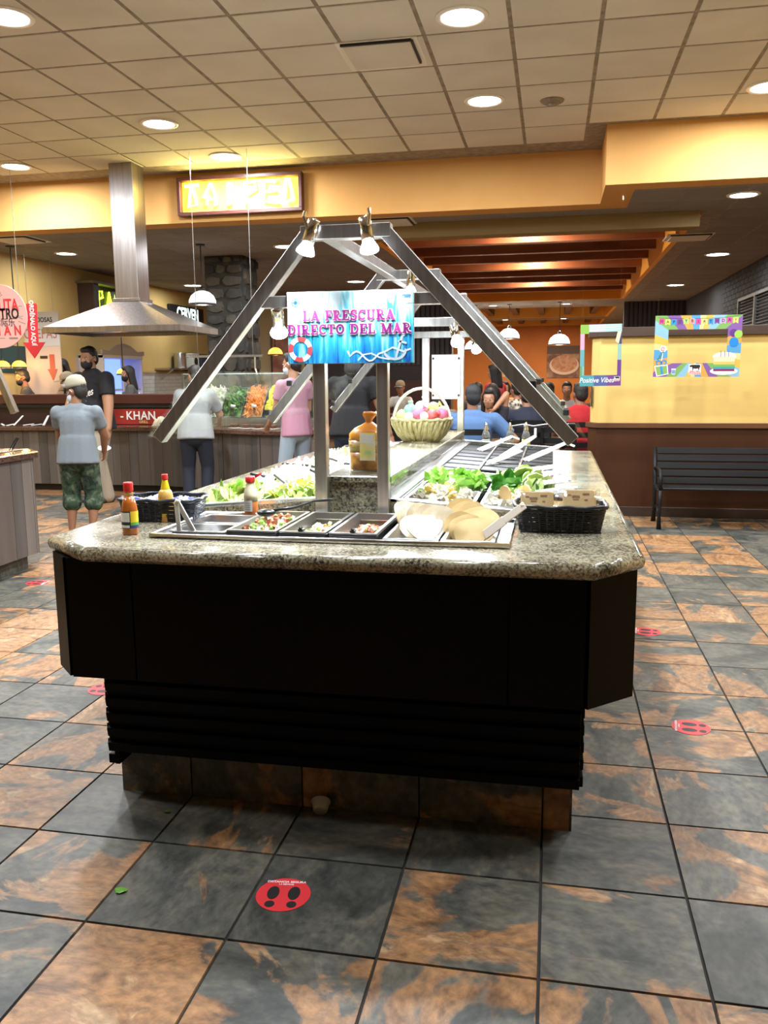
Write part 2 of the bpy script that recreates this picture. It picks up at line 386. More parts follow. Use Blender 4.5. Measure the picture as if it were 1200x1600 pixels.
MB().box((-5.7,16.9,0),(-2.25,17.0,1.35)).build('panel', MAROON, dw)
struct(MB().box((-6,31.0,-.05),(3.3,31.2,3.35)).build('wall_far', DEEPOR))
bkw = struct(MB().box((1.75,20.6,-.05),(3.25,20.8,3.35)).build('wall_far_dark', M('dark_rear_wall', (.030,.022,.024), .6)))
for k in range(13): obj('rib', ribm, bkw, (1.82+k*.11, 20.6, 0))
# brick courses on the right wall (seen at a slant above the low wall)
br = bpy.data.objects['wall_right']
bm_ = MB().box((-.012,-.155,-.042),(0,.155,.042)).mesh('brick', M('brick_face', (.030,.028,.028), .75, var=(3,(.018,.017,.018),4), bump=(40,.4)))
n = 0
for r in range(14):
    for k in range(20):
        y = 9.2+k*.33+(r%2)*.165; z = 2.02+r*.092
        if n < 290 and not (11.3 < y < 14.2 and 2.0 < z < 2.75): obj('brick', bm_, br, (3.25,y,z)); n += 1
sh = struct(thing('window_1','dark louvred window shutters high on the dark brick wall','window',(3.23,12.7,2.0)))
MB().box((-.05,-1.3,.0),(0,1.3,.05)).box((-.05,-1.3,.70),(0,1.3,.75)).box((-.05,-1.3,.05),(0,-1.22,.7)).box((-.05,1.22,.05),(0,1.3,.7)).box((-.05,-.04,.05),(0,.04,.7)).build('window_frame', M('shutter_frame', (.10,.10,.095), .5), sh)
sm = MB().box((-.03,-1.2,-.004),(-.005,1.2,.012)).mesh('slat', M('shutter_slat', (.05,.052,.05), .5))
for k in range(12): obj('slat', sm, sh, (0,0,.08+k*.052), (0,.5,0))
del sh['category']

# low yellow partition with brown wainscot
pw = struct(MB().prism([(.40,6.86),(.47,6.72),(4.4,6.72),(4.4,7.02),(.40,7.02)], 0, 1.83).build('wall_partition', YELLOW))
pl = [(.36,6.85),(.45,6.68),(4.4,6.68),(4.4,7.06),(.36,7.06)]
struct(MB().prism(pl, 1.83, 1.925).build('trim_2', DARKW, bevel=.006))
struct(MB().prism([(.375,6.86),(.455,6.70),(4.4,6.70),(4.4,6.72),(.47,6.72),(.40,6.86)], .03, .915).build('wall_wainscot', BROWNW))
struct(MB().prism([(.345,6.86),(.44,6.675),(4.4,6.675),(4.4,6.72),(.47,6.72),(.40,6.87)], .912, .965).build('trim_3', BROWNR, bevel=.004))
struct(MB().box((.44,6.685,.0),(4.4,6.70,.10)).build('baseboard_right', DARKW, bevel=.003))
MB().box((.395,6.80,1.13),(.404,6.84,1.34)).build('slot_plate', BLK, pw)

# recessed ceiling lamps
def downlight(x, y, H, watts, label, r=.14, col=(.90,.95,1), es=22):
    t = thing('ceiling_light', label, 'ceiling light', (x,y,H), group='round recessed ceiling lamps')
    MB().lathe([(r,-.002),(r+.005,-.012),(r+.035,-.010),(r+.04,0)], 28).build('trim_ring', WHITEP, t, smooth=True)
    MB().lathe([(0,-.006),(r*.7,-.006),(r+.004,-.004)], 28).build('lens', M('lamp_lens', (1,1,1), .5, emit=(1,.97,.95), es=es), t)
    ld = bpy.data.lights.new('lamp', 'AREA'); ld.shape = 'DISK'; ld.size = r*2; ld.energy = watts; ld.color = col
    lo = bpy.data.objects.new('lamp', ld); C.objects.link(lo); lo.parent = t; lo.location = (0,0,-.03)
    return t
for x, y, lab in ((-3.6,3.14,'round ceiling lamp cut by the top left corner of the picture'),(-3.7,5.58,'round ceiling lamp above and right of the hood duct'),
        (-6.0,6.73,'round ceiling lamp near the soffit left of the hood duct'),(-3.54,6.85,'round ceiling lamp right above the yellow neon sign'),
        (-.65,3.79,'largest bright ceiling lamp at the top, beside the air vent'),(-.64,5.58,'round ceiling lamp just below the largest one'),
        (1.72,5.74,'round ceiling lamp cut by the right picture edge')):
    downlight(x, y, H1, DOWNLIGHT_W, lab)
for x, y in ((-.65,1.99),(1.72,2.2),(-3.6,1.3),(-.65,.19),(-6.0,1.9),(-3.6,-.5),(1.72,.4),(-6.0,4.4),(2.9,4.2)):
    downlight(x, y, H1, DOWNLIGHT_W*.62, 'round ceiling lamp of the near hall above the picture')
for x, y, lab in ((-7.07,9.42,'lower ceiling lamp left of the hood duct'),(-7.1,14.0,'lower ceiling lamp behind the white dome pendant'),
        (-3.73,9.58,'lower ceiling lamp touching the slanted steel frame leg'),(-3.8,14.2,'lower ceiling lamp seen inside the steel frame above the blue sign'),
        (1.89,7.38,'large lower ceiling lamp right of the timber ceiling'),(2.46,11.98,'second lower ceiling lamp along the dark brick wall'),
        (2.46,16.6,'third lower ceiling lamp along the dark brick wall'),(2.46,22.4,'fourth small ceiling lamp along the dark brick wall'),(2.48,26.0,'farthest small ceiling lamp above the low wall')):
    downlight(x, y, H2, DOWNLIGHT_W2, lab, r=.13 if y < 9.5 else .16)
for x, y in ((-.4,10.7),(-.4,14.1),(-.4,17.5)):
    t = downlight(x, y, 3.80, 120, 'small lamp mounted up between the timber beams', r=.06, col=(1,.8,.6), es=6)
for y in (20.8,26.7):
    for x in (-1.6,.3): downlight(x, y, H2, 210, 'dining room ceiling lamp between the timber recesses', r=.1, col=(1,.85,.65), es=8)
# warm lamps tucked into the far recesses
# wall washer on the left soffit
for k,(vx, vy, H, lab) in enumerate(((-1.30,4.32,H1,'white slotted air vent beside the largest ceiling lamp'),(-6.95,8.1,H2,'square air vent in the low ceiling left of the hood'),(-1.95,8.0,H2,'dark edged air vent above the steel frame top'),(1.75,10.1,H2,'flat air vent between two lamps right of the timber ceiling'))):
    t = thing('air_vent', lab, 'air vent', (vx,vy,H), group='square ceiling air vents')
    MB().box((-.30,-.27,-.008),(.30,.30,.004)).build('frame', WHITEP, t, bevel=.003)
    MB().box((-.25,-.24,-.030),(.25,.22,-.012)).build('deflector', CEIL, t, bevel=.006)
    MB().box((-.26,-.262,-.024),(.26,-.242,-.0085)).box((.252,-.24,-.024),(.268,.2,-.0085)).build('slot', BLK, t)
t = thing('smoke_detector','flat round grey smoke detector on the ceiling tiles','smoke detector',(-.06,5.71,H1))
MB().lathe([(0,-.03),(.07,-.028),(.1,-.012),(.105,0)], 20).build('housing', CEILGRID, t, smooth=True)
MB().lathe([(0,-.042),(.03,-.04),(.035,-.028)], 14).build('cover', CEIL2, t, smooth=True)
# ------------------------------------------------------------------ the serving bar in the middle
cab = thing('buffet_cabinet','black panelled buffet cabinet under the speckled granite worktop','cabinet')
body = [(-1.546,.15),(.113,.15),(.258,.29),(.258,3.72),(-1.646,3.72),(-1.646,.25)]
MB().prism(body, .485, .885).build('body', BLACK, cab)
def panel(a, b, z0, z1, t=.012, g=.003):
    a = Vector((*a,0)); b = Vector((*b,0)); d = (b-a).normalized(); n = Vector((d.y,-d.x,0))
    a += d*g; b -= d*g
    vs = [(*(p+n*k).xy, z) for z in (z0,z1) for p, k in ((a,0),(b,0),(b,t),(a,t))]
    return MB().add(vs, [(0,1,2,3),(4,7,6,5),(0,4,5,1),(1,5,6,2),(2,6,7,3),(3,7,4,0)])
for a, b in (((-1.546,.15),(-1.314,.15)),((-1.314,.15),(-.11,.15)),((-.11,.15),(.113,.15)),((.113,.15),(.258,.29)),((-1.646,.25),(-1.546,.15))):
    panel(a, b, .48, .884).build('panel', BLACK, cab)
MB().box((-1.455,.225,.19),(.095,3.68,.485)).build('lower_body', BLACK, cab)
slm = MB().box((-.79,-.022,-.004),(.79,0,.030)).box((-.79,-.006,.030),(.79,0,.05)).mesh('louver', BLACK, bevel=.002)
for k in range(5): obj('louver', slm, cab, (-.68,.225,.20+k*.054), (.18,0,0))
sl2 = MB().box((-.026,-1.75,-.004),(0,1.75,.030)).mesh('louver', BLACK, bevel=.002)
for k in range(6): obj('louver', sl2, cab, (-1.455,1.97,.145+k*.056))
for k in range(5): obj('louver', sl2, cab, (.121,1.97,.20+k*.056))
MB().box((-1.457,.22,.14),(-1.44,3.7,.48)).build('side_panel', BLACK, cab)
pl = MB().box((-1.48,.31,0),(.085,3.65,.195)).build('plinth', GROUT, cab)
for x0_, x1_ in ((-1.48,-1.218),(-1.212,-.813),(-.807,-.408),(-.402,-.003),(.003,.085)):
    w_ = (x1_-x0_)/2; MB().box((-w_,-.008,0),(w_,0,.195)).build('tile', SLATE, pl, loc=((x0_+x1_)/2,.31,0))
MB().box((.085,.302,0),(.093,3.65,.195)).build('tile', SLATE, pl)

wt = thing('granite_worktop','speckled cream and black granite worktop with clipped corners on the bar','worktop')
m = MB(); z0, z1 = .882, .93
xs = [-1.66,-1.45,-1.27,-.83,-.58,-.16,.05,.26]; ys = [.27,.31,.72,.86,3.65,3.78]
for i in range(7):
    for j in range(5):
        xc, yc = (xs[i]+xs[i+1])/2, (ys[j]+ys[j+1])/2
        if -1.27 < xc < -.16 and .31 < yc < .72: continue
        if .86 < yc < 3.65 and (-1.45 < xc < -.83 or -.58 < xc < .05): continue
        m.box((xs[i],ys[j],z0),(xs[i+1],ys[j+1],z1))
m.prism([(-1.66,.27),(-1.45,.107),(.125,.107),(.26,.27)], z0, z1)
m.build('slab', GRAN, wt)
edge = [(-1.66,3.78),(-1.66,.27),(-1.45,.107),(.125,.107),(.26,.27),(.26,3.78),(-1.66,3.78)]
e = MB()
for i in range(6):
    a, b = Vector((*edge[i],.906)), Vector((*edge[i+1],.906))
    e.tube([a, b], .0245, 14, True)
for p in edge[:-1]: e.ell((*p,.906), (.0245,)*3, 14, 10)
e.build('bullnose_edge', GRAN, wt, smooth=True)
m = MB(); m.box((-.848,.845,.93),(-.602,3.60,1.056)); m.build('ledge', GRAN, wt)
MB().box((-.856,.838,1.056),(-.594,3.61,1.082)).build('ledge_top', GRAN, wt, bevel=.004)
m = MB()
m.add([(-.602,.838,.93),(.07,.838,.93),(.07,.838,.938),(-.602,.838,.985),(-.602,.858,.93),(.07,.858,.93),(.07,.858,.938),(-.602,.858,.985)], [(0,1,2,3),(7,6,5,4),(0,4,5,1),(1,5,6,2),(2,6,7,3),(3,7,4,0)])
m.add([(-.848,.838,.93),(-1.47,.838,.93),(-1.47,.838,.938),(-.848,.838,.985),(-.848,.858,.93),(-1.47,.858,.93),(-1.47,.858,.938),(-.848,.858,.985)], [(0,3,2,1),(4,5,6,7),(0,1,5,4),(1,2,6,5),(2,3,7,6),(3,0,4,7)])
m.build('riser', GRAN, wt)

# chilled food wells either side of the ledge, tilted towards the guests
TILT = .0745
def well(side, label):
    t = thing('food_well', label, 'food well', (-.602 if side > 0 else -.848, .85, .992), (0,TILT*side,0), 'steel food wells of the bar')
    w = .66 if side > 0 else .63; s = side; m = MB()
    def b(x0,x1,y0,y1,za,zb):
        xa, xb = sorted((s*x0,s*x1)); m.box((xa,y0,za),(xb,y1,zb))
    b(0,.03,0,2.84,-.01,.006); b(w-.03,w,0,2.84,-.01,.006); b(0,w,0,.025,-.022,.006); b(0,w,2.80,2.84,-.02,.02)
    m.build('rim', STEEL2, t, bevel=.003)
    m = MB(); b(.03,.034,.025,2.8,-.14,-.004); b(w-.034,w-.03,.025,2.8,-.14,-.004); b(.03,w-.03,.025,.029,-.14,-.004); b(.03,w-.03,2.796,2.8,-.14,-.004); b(.03,w-.03,.025,2.8,-.145,-.14)
    m.build('basin', STEEL2, t)
    m = MB(); b(-.002,.004,0,2.84,.004,.03); m.build('backsplash', STEEL2, t)
    return t
wr = well(1,'right steel food well with white tongs, beside the granite ledge'); wl = well(-1,'left steel food well with lettuce, beside the granite ledge')
def in_well(side, x, y, z=0.):
    base = Vector((-.602 if side > 0 else -.848, .85, .992))
    return base + Euler((0,TILT*side,0)).to_matrix() @ Vector((side*x, y, z))
def pan_mesh(w, d, h, mat, rim=.012, t=.0015):
    m = MB(); a, b = w/2, d/2; e = .012
    m.box((-a,-b,-.003),(a,-b+rim,.002)).box((-a,b-rim,-.003),(a,b,.002)).box((-a,-b+rim,-.003),(-a+rim,b-rim,.002)).box((a-rim,-b+rim,-.003),(a,b-rim,.002))
    ia, ib = a-rim, b-rim
    vs = [(-ia,-ib,0),(ia,-ib,0),(ia,ib,0),(-ia,ib,0),(-ia+e,-ib+e,-h),(ia-e,-ib+e,-h),(ia-e,ib-e,-h),(-ia+e,ib-e,-h)]
    m.add(vs, [(0,4,5,1),(1,5,6,2),(2,6,7,3),(3,7,4,0),(4,7,6,5)])
    return m
def pan(side, x, y, w, d, h, label, mat=STEEL2, z=.004, group='steel pans in the food wells'):
    t = thing('food_pan', label, 'food pan', in_well(side,x,y,z), (0,TILT*side,0), group)
    pan_mesh(w, d, h, mat).build('pan', mat, t)
    return t
def food(name, label, cat, side, x, y, z, mb, mats, smooth=False):
    o = mb.build(name, mats, None, smooth); o.location = in_well(side,x,y,z); o.rotation_euler = (0,TILT*side,0)
    return tag(o, label, cat, None, 'stuff')
F_WHITE = M('white_food', (.82,.80,.72), .6, var=(60,(.70,.66,.52),3))
F_EGG = M('egg_yellow', (.85,.62,.12), .5)
F_LET = M('lettuce_green', (.20,.50,.06), .45, var=(20,(.42,.66,.14),3))
F_DKG = M('spinach_green', (.05,.22,.03), .45, var=(20,(.12,.34,.05),3))
F_PALE = M('pale_lettuce', (.50,.62,.20), .5, var=(25,(.66,.74,.36),3))
F_PUR = M('purple_onion', (.16,.03,.11), .45, var=(40,(.42,.22,.36),3))
F_CAR = M('carrot_orange', (.82,.26,.04), .5, var=(40,(.9,.36,.08),3))
F_TOM = M('tomato_red', (.50,.11,.05), .5, var=(40,(.62,.26,.13),3))
F_CUC = M('cucumber_pale', (.55,.66,.28), .4, var=(30,(.40,.55,.12),3))
F_LEM = M('lemon_yellow', (.80,.66,.06), .4)
# right well, front to back
pan(1,.185,.215,.27,.36,.10,'steel pan of white cubes at the front of the right food well')
m = grid_heap(.24,.33,.055,3,16,.02); m.cur = 0; chunks(m,.22,.31,.03,150,.02,4,'cube',.03); m.cur = 1; chunks(m,.2,.28,.05,9,.022,5,'ball',.02); m.cur = 2; chunks(m,.2,.28,.05,6,.022,6,'leaf',.02)
food('diced_jicama','heap of white diced salad with egg pieces beside the ledge','salad',1,.185,.215,-.03,m,[F_WHITE,F_EGG,F_LET])
pan(1,.475,.215,.27,.36,.10,'steel pan of pale salad behind the tortilla stack')
m = grid_heap(.24,.33,.055,13,16,.02); chunks(m,.22,.31,.03,140,.022,14,'cube',.03); m.cur = 1; chunks(m,.2,.28,.05,7,.03,15,'slice',.02); m.cur = 2; chunks(m,.2,.28,.05,10,.025,16,'leaf',.02)
food('diced_potato_salad','heap of pale diced salad with melon slices behind the tortillas','salad',1,.475,.215,-.03,m,[F_WHITE,M('melon',(.85,.62,.30),.4),F_LET])
pan(1,.185,.59,.27,.34,.10,'steel pan of chopped romaine in the right food well')
m = grid_heap(.24,.31,.05,23,14,.02); m.cur = 1; chunks(m,.24,.31,.045,150,.032,24,'leaf',.025); m.cur = 0; chunks(m,.22,.3,.04,40,.02,25,'cube',.02)
food('chopped_romaine','bright green chopped romaine behind the white diced salad','lettuce',1,.185,.59,-.03,m,[F_WHITE,F_LET])
pan(1,.475,.59,.27,.34,.10,'steel pan of spinach and cucumber in the right food well')
m = grid_heap(.24,.31,.05,33,14,.02); m.cur = 1; chunks(m,.24,.31,.045,70,.036,34,'leaf',.025); m.cur = 2; chunks(m,.22,.3,.06,16,.045,35,'slice',.02)
food('spinach_leaves','dark spinach leaves with cucumber slices near the right rim','salad',1,.475,.59,-.03,m,[F_LET,F_DKG,F_CUC])
pan(1,.335,.93,.18,.30,.10,'steel pan with white cream between green leaves and black bars')
m = grid_heap(.155,.27,.03,43,12,.012); food('white_cream','smooth white cream in a small steel pan','cream',1,.335,.93,-.045,m,[M('cream',(.88,.87,.83),.4)],True)
pan(1,.53,.93,.18,.30,.10,'steel pan of purple onion near the right rim')
m = grid_heap(.155,.27,.04,53,12,.02); chunks(m,.15,.26,.035,110,.018,54,'strip',.02); food('purple_onion','chopped purple onion in a small steel pan','onion',1,.53,.93,-.035,m,[F_PUR])
# black bars of the empty cold well
grid = thing('divider_rack','rack of black bars in three columns across the empty cold well','rack',in_well(1,0,1.12,0),(0,TILT,0))
bm1 = MB().box((-.093,-.082,-.03),(.093,.082,.0)).mesh('black_bar', M('black_bar_plastic', (.006,.006,.007), .6, spec=.2), bevel=.004)
for cx in (.135,.335,.535):
    for k in range(8):
        if cx > .2 and k == 0: continue
        obj('black_bar', bm1, grid, (cx, .02+k*.205, .0))
m = MB()
for x in (.036,.235,.435,.622): m.box((x-.006,-.05,-.02),(x+.006,1.66,.006))
m.build('steel_rail', STEEL2, grid, bevel=.002)
for k in range(7): MB().box((.042,.117+k*.205,-.03),(.618,.128+k*.205,-.012)).build('cross_strip', STEEL2, grid)
# left well
LP = [(.17,.20,.27,.34),(.45,.20,.27,.34),(.17,.56,.27,.34),(.45,.56,.27,.34),(.17,.92,.27,.34),(.45,.92,.27,.34),(.17,1.28,.27,.34),(.45,1.28,.27,.34),(.17,1.64,.27,.34),(.45,1.64,.27,.34),(.17,2.0,.27,.34),(.45,2.0,.27,.34),(.31,2.45,.55,.44)]
LF = [('lemon_cucumber','cucumber and lemon salad at the front of the left food well','salad',[F_CUC,F_LEM,F_WHITE],'slice'),
      ('leaf_lettuce','frilly pale lettuce at the front left corner of the wells','lettuce',[F_PALE,F_LET,F_PALE],'leaf'),
      ('chopped_vegetable_mix','chopped colourful vegetable mix behind the cucumber salad','salad',[F_WHITE,F_TOM,F_LET],'cube'),
      ('crumbled_cheese','white crumbled cheese behind the frilly lettuce','cheese',[F_WHITE,F_WHITE,F_PALE],'cube'),
      ('white_rice_salad','white grainy salad beside the ledge in the left well','salad',[F_WHITE,F_WHITE,F_WHITE],'ball'),
      ('grated_cheese','white grated cheese under the long black tongs','cheese',[F_WHITE,F_WHITE,F_WHITE],'strip'),
      ('sliced_onion','white sliced onion further back in the left well','onion',[F_WHITE,F_WHITE,F_PALE],'strip'),
      ('shredded_cabbage','pale shredded cabbage at the outer rim of the left well','cabbage',[F_WHITE,F_PALE,F_WHITE],'strip'),
      ('pasta_salad','pale pasta salad near the bread bag','salad',[F_WHITE,F_TOM,F_WHITE],'ball'),
      ('cottage_cheese','white cottage cheese towards the back of the left well','cheese',[F_WHITE,F_WHITE,F_WHITE],'ball'),
      ('sliced_mushroom','pale sliced mushrooms near the back beside the ledge','mushroom',[F_WHITE,F_WHITE,F_PUR],'slice'),
      ('bean_sprouts','white bean sprouts at the back outer rim','sprouts',[F_WHITE,F_PALE,F_WHITE],'strip'),
      ('crushed_ice','white crushed ice at the far end of the left well','ice',[F_WHITE,F_WHITE,F_WHITE],'cube')]
for k, ((x,y,w,d),(nm,lab,cat,ms,kd)) in enumerate(zip(LP,LF)):
    pan(-1,x,y,w,d,.10,'steel pan holding the '+' '.join(lab.split()[:4])+' in the left well')
    m = grid_heap(w*.88,d*.9,.04,100+k,13,.02); chunks(m,w*.85,d*.87,.035,90,.022 if kd != 'leaf' else .035,200+k,kd,.02)
    m.cur = 1; chunks(m,w*.8,d*.8,.045,16,.02 if kd != 'leaf' else .035,300+k,kd,.02); m.cur = 2; chunks(m,w*.8,d*.8,.045,8,.02,400+k,kd,.02)
    food(nm,lab,cat,-1,x,y,-.03,m,ms)

# steel sneeze-guard frame
FY = (.82, 2.19, 3.56)
fr = thing('sneeze_guard_frame','brushed steel A-frame guard spanning the whole serving bar','steel frame')
BW = .05
for k, y in enumerate(FY):
    MB().bar((-.893,y,1.978),(-1.525,y,1.222),BW,BW,(0,1,0)).build('leg', STEEL, fr, bevel=.002)
    MB().bar((-.607,y,1.978),(.078,y,1.222),BW,BW,(0,1,0)).build('leg', STEEL, fr, bevel=.002)
    MB().box((-.918,y-.0262,1.954),(-.582,y+.0262,2.004)).build('top_bar', STEEL, fr, bevel=.002)
    MB().box((-1.09,y-.02,1.715),(-.40,y+.02,1.758)).build('cross_bar', STEEL, fr, bevel=.002)
    if k != 1:
        MB().box((-.884,y-.022,.932 if k == 0 else .93),(-.836,y+.022,1.715)).build('post', STEEL, fr, bevel=.002)
        MB().box((-.640,y-.022,.932 if k == 0 else .93),(-.597,y+.022,1.715)).build('post', STEEL, fr, bevel=.002)
MB().box((-.855,.845,1.958),(-.808,3.535,2.002)).build('ridge_bar', STEEL, fr, bevel=.002)
def guard_glass(side, y0, y1):
    m = MB()
    if side < 0: a, b, n = Vector((-1.555,0,1.21)), Vector((-1.338,0,1.47)), Vector((-.78,0,.62))
    else: a, b, n = Vector((.110,0,1.21)), Vector((-.128,0,1.47)), Vector((.76,0,.65))
    n *= .006; o = n*3.2
    vs = [Vector((p.x,y,p.z))+o+q for q in (Vector((0,0,0)),n) for p, y in ((a,y0),(a,y1),(b,y1),(b,y0))]
    m.add(vs, [(0,1,2,3),(7,6,5,4),(0,4,5,1),(1,5,6,2),(2,6,7,3),(3,7,4,0)])
    g = m.build('glass_pane', GLASS, fr)
    for y in (y0+.06, y1-.06):
        for t in (.2,.8):
            p = a.lerp(b,t); MB().cbox((p.x+o.x*.6,y,p.z+o.z*.6),(.03,.03,.03)).build('clip', BLACKP, g, bevel=.004)
for s in (-1,1): guard_glass(s,.80,2.18); guard_glass(s,2.20,3.58)

# spot lamps on the frame
def spot_lamp(x, y, z, aim, label, w=SPOT_W):
    p = Vector((x,y,z)); d = (Vector(aim)-p).normalized(); q = d.to_track_quat('-Z','Y')
    t = thing('spot_lamp', label, 'spot lamp', p, q.to_euler(), 'chrome spot lamps on the steel frame')
    MB().lathe([(.0,.06),(.021,.058),(.023,.05),(.023,-.03),(.019,-.03)], 18).build('housing', CHROME, t, smooth=True)
    MB().lathe([(.019,-.03),(.034,-.062),(.034,-.068),(0,-.074)], 18).build('bulb', M('spot_bulb', (1,1,1), .4, emit=(.85,.9,1), es=30), t, smooth=True)
    MB().tube([(0,.02,.02),(0,.045,.05),(0,.045,.07)], .006, 8).build('bracket', CHROME, t)
    ld = bpy.data.lights.new('lamp','SPOT'); ld.energy = w; ld.spot_size = 2.0; ld.spot_blend = .6; ld.shadow_soft_size = .03; ld.color = (.88,.94,1)
    lo = bpy.data.objects.new('lamp', ld); C.objects.link(lo); lo.parent = t; lo.location = (0,0,-.085)
spot_lamp(-.872,.765,1.965,(-1.12,.50,.95),'tilted chrome spot lamp at the left end of the front top bar',SPOT_W*.50)
spot_lamp(-.662,.765,1.965,(-.45,.48,.95),'tilted chrome spot lamp at the right end of the front top bar',SPOT_W*.36)
spot_lamp(-1.03,.85,1.675,(-1.2,1.5,.95),'glaring spot lamp left of the blue sign under the cross bar',SPOT_W*.7)
spot_lamp(-.50,2.15,1.675,(-.25,1.5,.95),'long chrome spot lamp under the second cross bar at right')
spot_lamp(-1.0,2.15,1.675,(-1.2,1.8,.95),'chrome spot lamp under the second cross bar, behind the blue sign')
spot_lamp(-.52,3.52,1.675,(-.3,2.9,.95),'far chrome spot lamp under the third cross bar at right')
spot_lamp(-1.0,3.52,1.675,(-1.15,2.9,.95),'far chrome spot lamp under the third cross bar, behind the blue sign')
spot_lamp(-.73,2.14,1.94,(-.73,1.95,1.08),'chrome spot lamp over the ledge on the second top bar',SPOT_W*1.0)

# white notice panel between the far posts
t = thing('notice_panel','blank white notice panel lit up between the far steel posts','notice',(-.717,3.53,1.45))
MB().box((-.098,-.005,-.15),(.098,0,.15)).build('sheet', M('notice_white', (.92,.93,.95), .5), t)
for x in (-.088,.088):
    for z in (-.125,.125): MB().cbox((x,-.008,z),(.012,.006,.014)).build('clip', BLACKP, t)
# ------------------------------------------------------------------ lettering helpers (flat print in the xz plane, facing -y)
def arc(cx, cy, rx, ry, a0, a1, n=12): return [(cx+rx*math.cos(math.radians(a0+(a1-a0)*k/n)), cy+ry*math.sin(math.radians(a0+(a1-a0)*k/n))) for k in range(n+1)]
def ribbon(mb, pts, w, y=0):
    P = [Vector((p[0],0,p[1])) for p in pts]; ws = w if isinstance(w,(list,tuple)) else [w]*len(P); vs = []
    for i, p in enumerate(P):
        d = (P[min(i+1,len(P)-1)]-P[max(i-1,0)]).normalized(); n = Vector((-d.z,0,d.x))
        for s in (-1,1): q = p+n*s*ws[i]/2; vs.append((q.x,y,q.z))
    return mb.add(vs, [(2*i,2*i+1,2*i+3,2*i+2) for i in range(len(P)-1)])
def poly(mb, pts, y=0): return mb.add([(p[0],y,p[1]) for p in pts], [tuple(range(len(pts)))])
V = lambda x: ([(x,.0),(x,1)],.25)
SB = lambda x: ([(x-.2,.05),(x+.2,.05)],.10)
ST = lambda x: ([(x-.2,.95),(x+.2,.95)],.10)
SERIF = {
 'L':(.78,[V(.22),SB(.22),ST(.22),([(.1,.06),(.74,.06)],.13),([(.69,0),(.69,.34)],.1)]),
 'A':(.95,[([(.14,.04),(.46,1)],.13),([(.42,1),(.74,.04)],.27),([(.24,.32),(.64,.32)],.1),([(.0,.05),(.3,.05)],.1),([(.52,.05),(.95,.05)],.1)]),
 'F':(.75,[V(.22),SB(.22),([(.02,.94),(.72,.94)],.12),([(.67,.68),(.67,1)],.1),([(.2,.52),(.56,.52)],.11),([(.54,.38),(.54,.66)],.08)]),
 'E':(.80,[V(.22),([(.02,.94),(.74,.94)],.12),([(.02,.06),(.76,.06)],.12),([(.69,.68),(.69,1)],.1),([(.71,0),(.71,.32)],.1),([(.2,.52),(.54,.52)],.11),([(.52,.38),(.52,.66)],.08)]),
 'R':(.92,[V(.22),SB(.22),ST(.22),([(.2,.94)]+arc(.42,.72,.24,.22,90,-90,10)+[(.2,.5)],.15),([(.4,.5),(.62,.1),(.9,.05)],.2)]),
 'S':(.76,[(arc(.38,.74,.25,.20,35,270,12)+arc(.36,.28,.28,.23,80,-150,12),.2),([(.63,.7),(.63,1)],.08),([(.09,.0),(.09,.32)],.08)]),
 'C':(.84,[(arc(.46,.5,.34,.43,45,318,20),.2),([(.73,.66),(.73,1)],.09)]),
 'U':(.92,[([(.22,1),(.22,.36)]+arc(.46,.34,.24,.27,180,360,12)+[(.70,1)],.18),ST(.22),ST(.72),([(.2,.3),(.2,1)],.22)]),
 'D':(.95,[V(.22),SB(.2),ST(.2),([(.2,.93)]+arc(.46,.5,.34,.43,85,-85,16)+[(.2,.07)],.2)]),
 'I':(.44,[V(.22),SB(.22),ST(.22)]),
 'T':(.84,[V(.42),SB(.42),([(.06,.94),(.78,.94)],.12),([(.09,.68),(.09,1)],.09),([(.75,.68),(.75,1)],.09)]),
 'O':(.94,[(arc(.47,.5,.34,.42,0,360,24),.21)]),
 'M':(1.15,[([(.2,0),(.2,1)],.14),([(.95,0),(.95,1)],.26),([(.2,1),(.56,.08)],.24),([(.56,.08),(.95,1)],.12),SB(.2),SB(.93),ST(.14),ST(.98)]),
 ' ':(.45,[])}
def serif_line(s, size, mat, parent, cx, y, z, grow=0., name='lettering'):
    tot = sum(SERIF[c][0]+.06 for c in s); x = -tot/2
    for c in s:
        w, st = SERIF[c]; mb = MB()
        for q_, (pts, sw) in enumerate(st): ribbon(mb, [(cx+(x+a)*size, z+(b-.5)*size) for a, b in pts], (max(sw,.15)+grow)*size, y-q_*.00012)
        x += w+.06
        if mb.v: mb.build(name, mat, parent)
COW = [(-.5,.12),(-.42,.25),(-.36,.22),(-.30,.26),(.40,.26),(.48,.20),(.5,-.05),(.46,-.06),(.45,.1),(.42,.0),(.40,-.26),(.33,-.26),(.31,-.08),(.05,-.12),(-.12,-.08),(-.14,-.26),(-.21,-.26),(-.22,-.04),(-.28,.06),(-.38,.04),(-.45,.05)]
def cow_logo(parent, cx, y, cz, w, ink, redm, back=True, lift=-.0006):
    if back: poly(MB(), [(cx-.56*w,cz-.62*w),(cx+.56*w,cz-.62*w),(cx+.56*w,cz+.36*w),(cx-.56*w,cz+.36*w)], y).build('logo_ground', WHITE, parent)
    poly(MB(), [(cx+a*w,cz+.05*w+b*w) for a, b in COW], y+lift).build('logo_cow', ink, parent)
    text('logo_text','SIRLOIN', .22*w, redm, parent, (cx,y+lift,cz-.34*w), bold=.008*w, depth=0, sx=1.15)
    text('logo_text','STOCKADE', .2*w, redm, parent, (cx,y+lift,cz-.52*w), bold=.008*w, depth=0, sx=1.05)

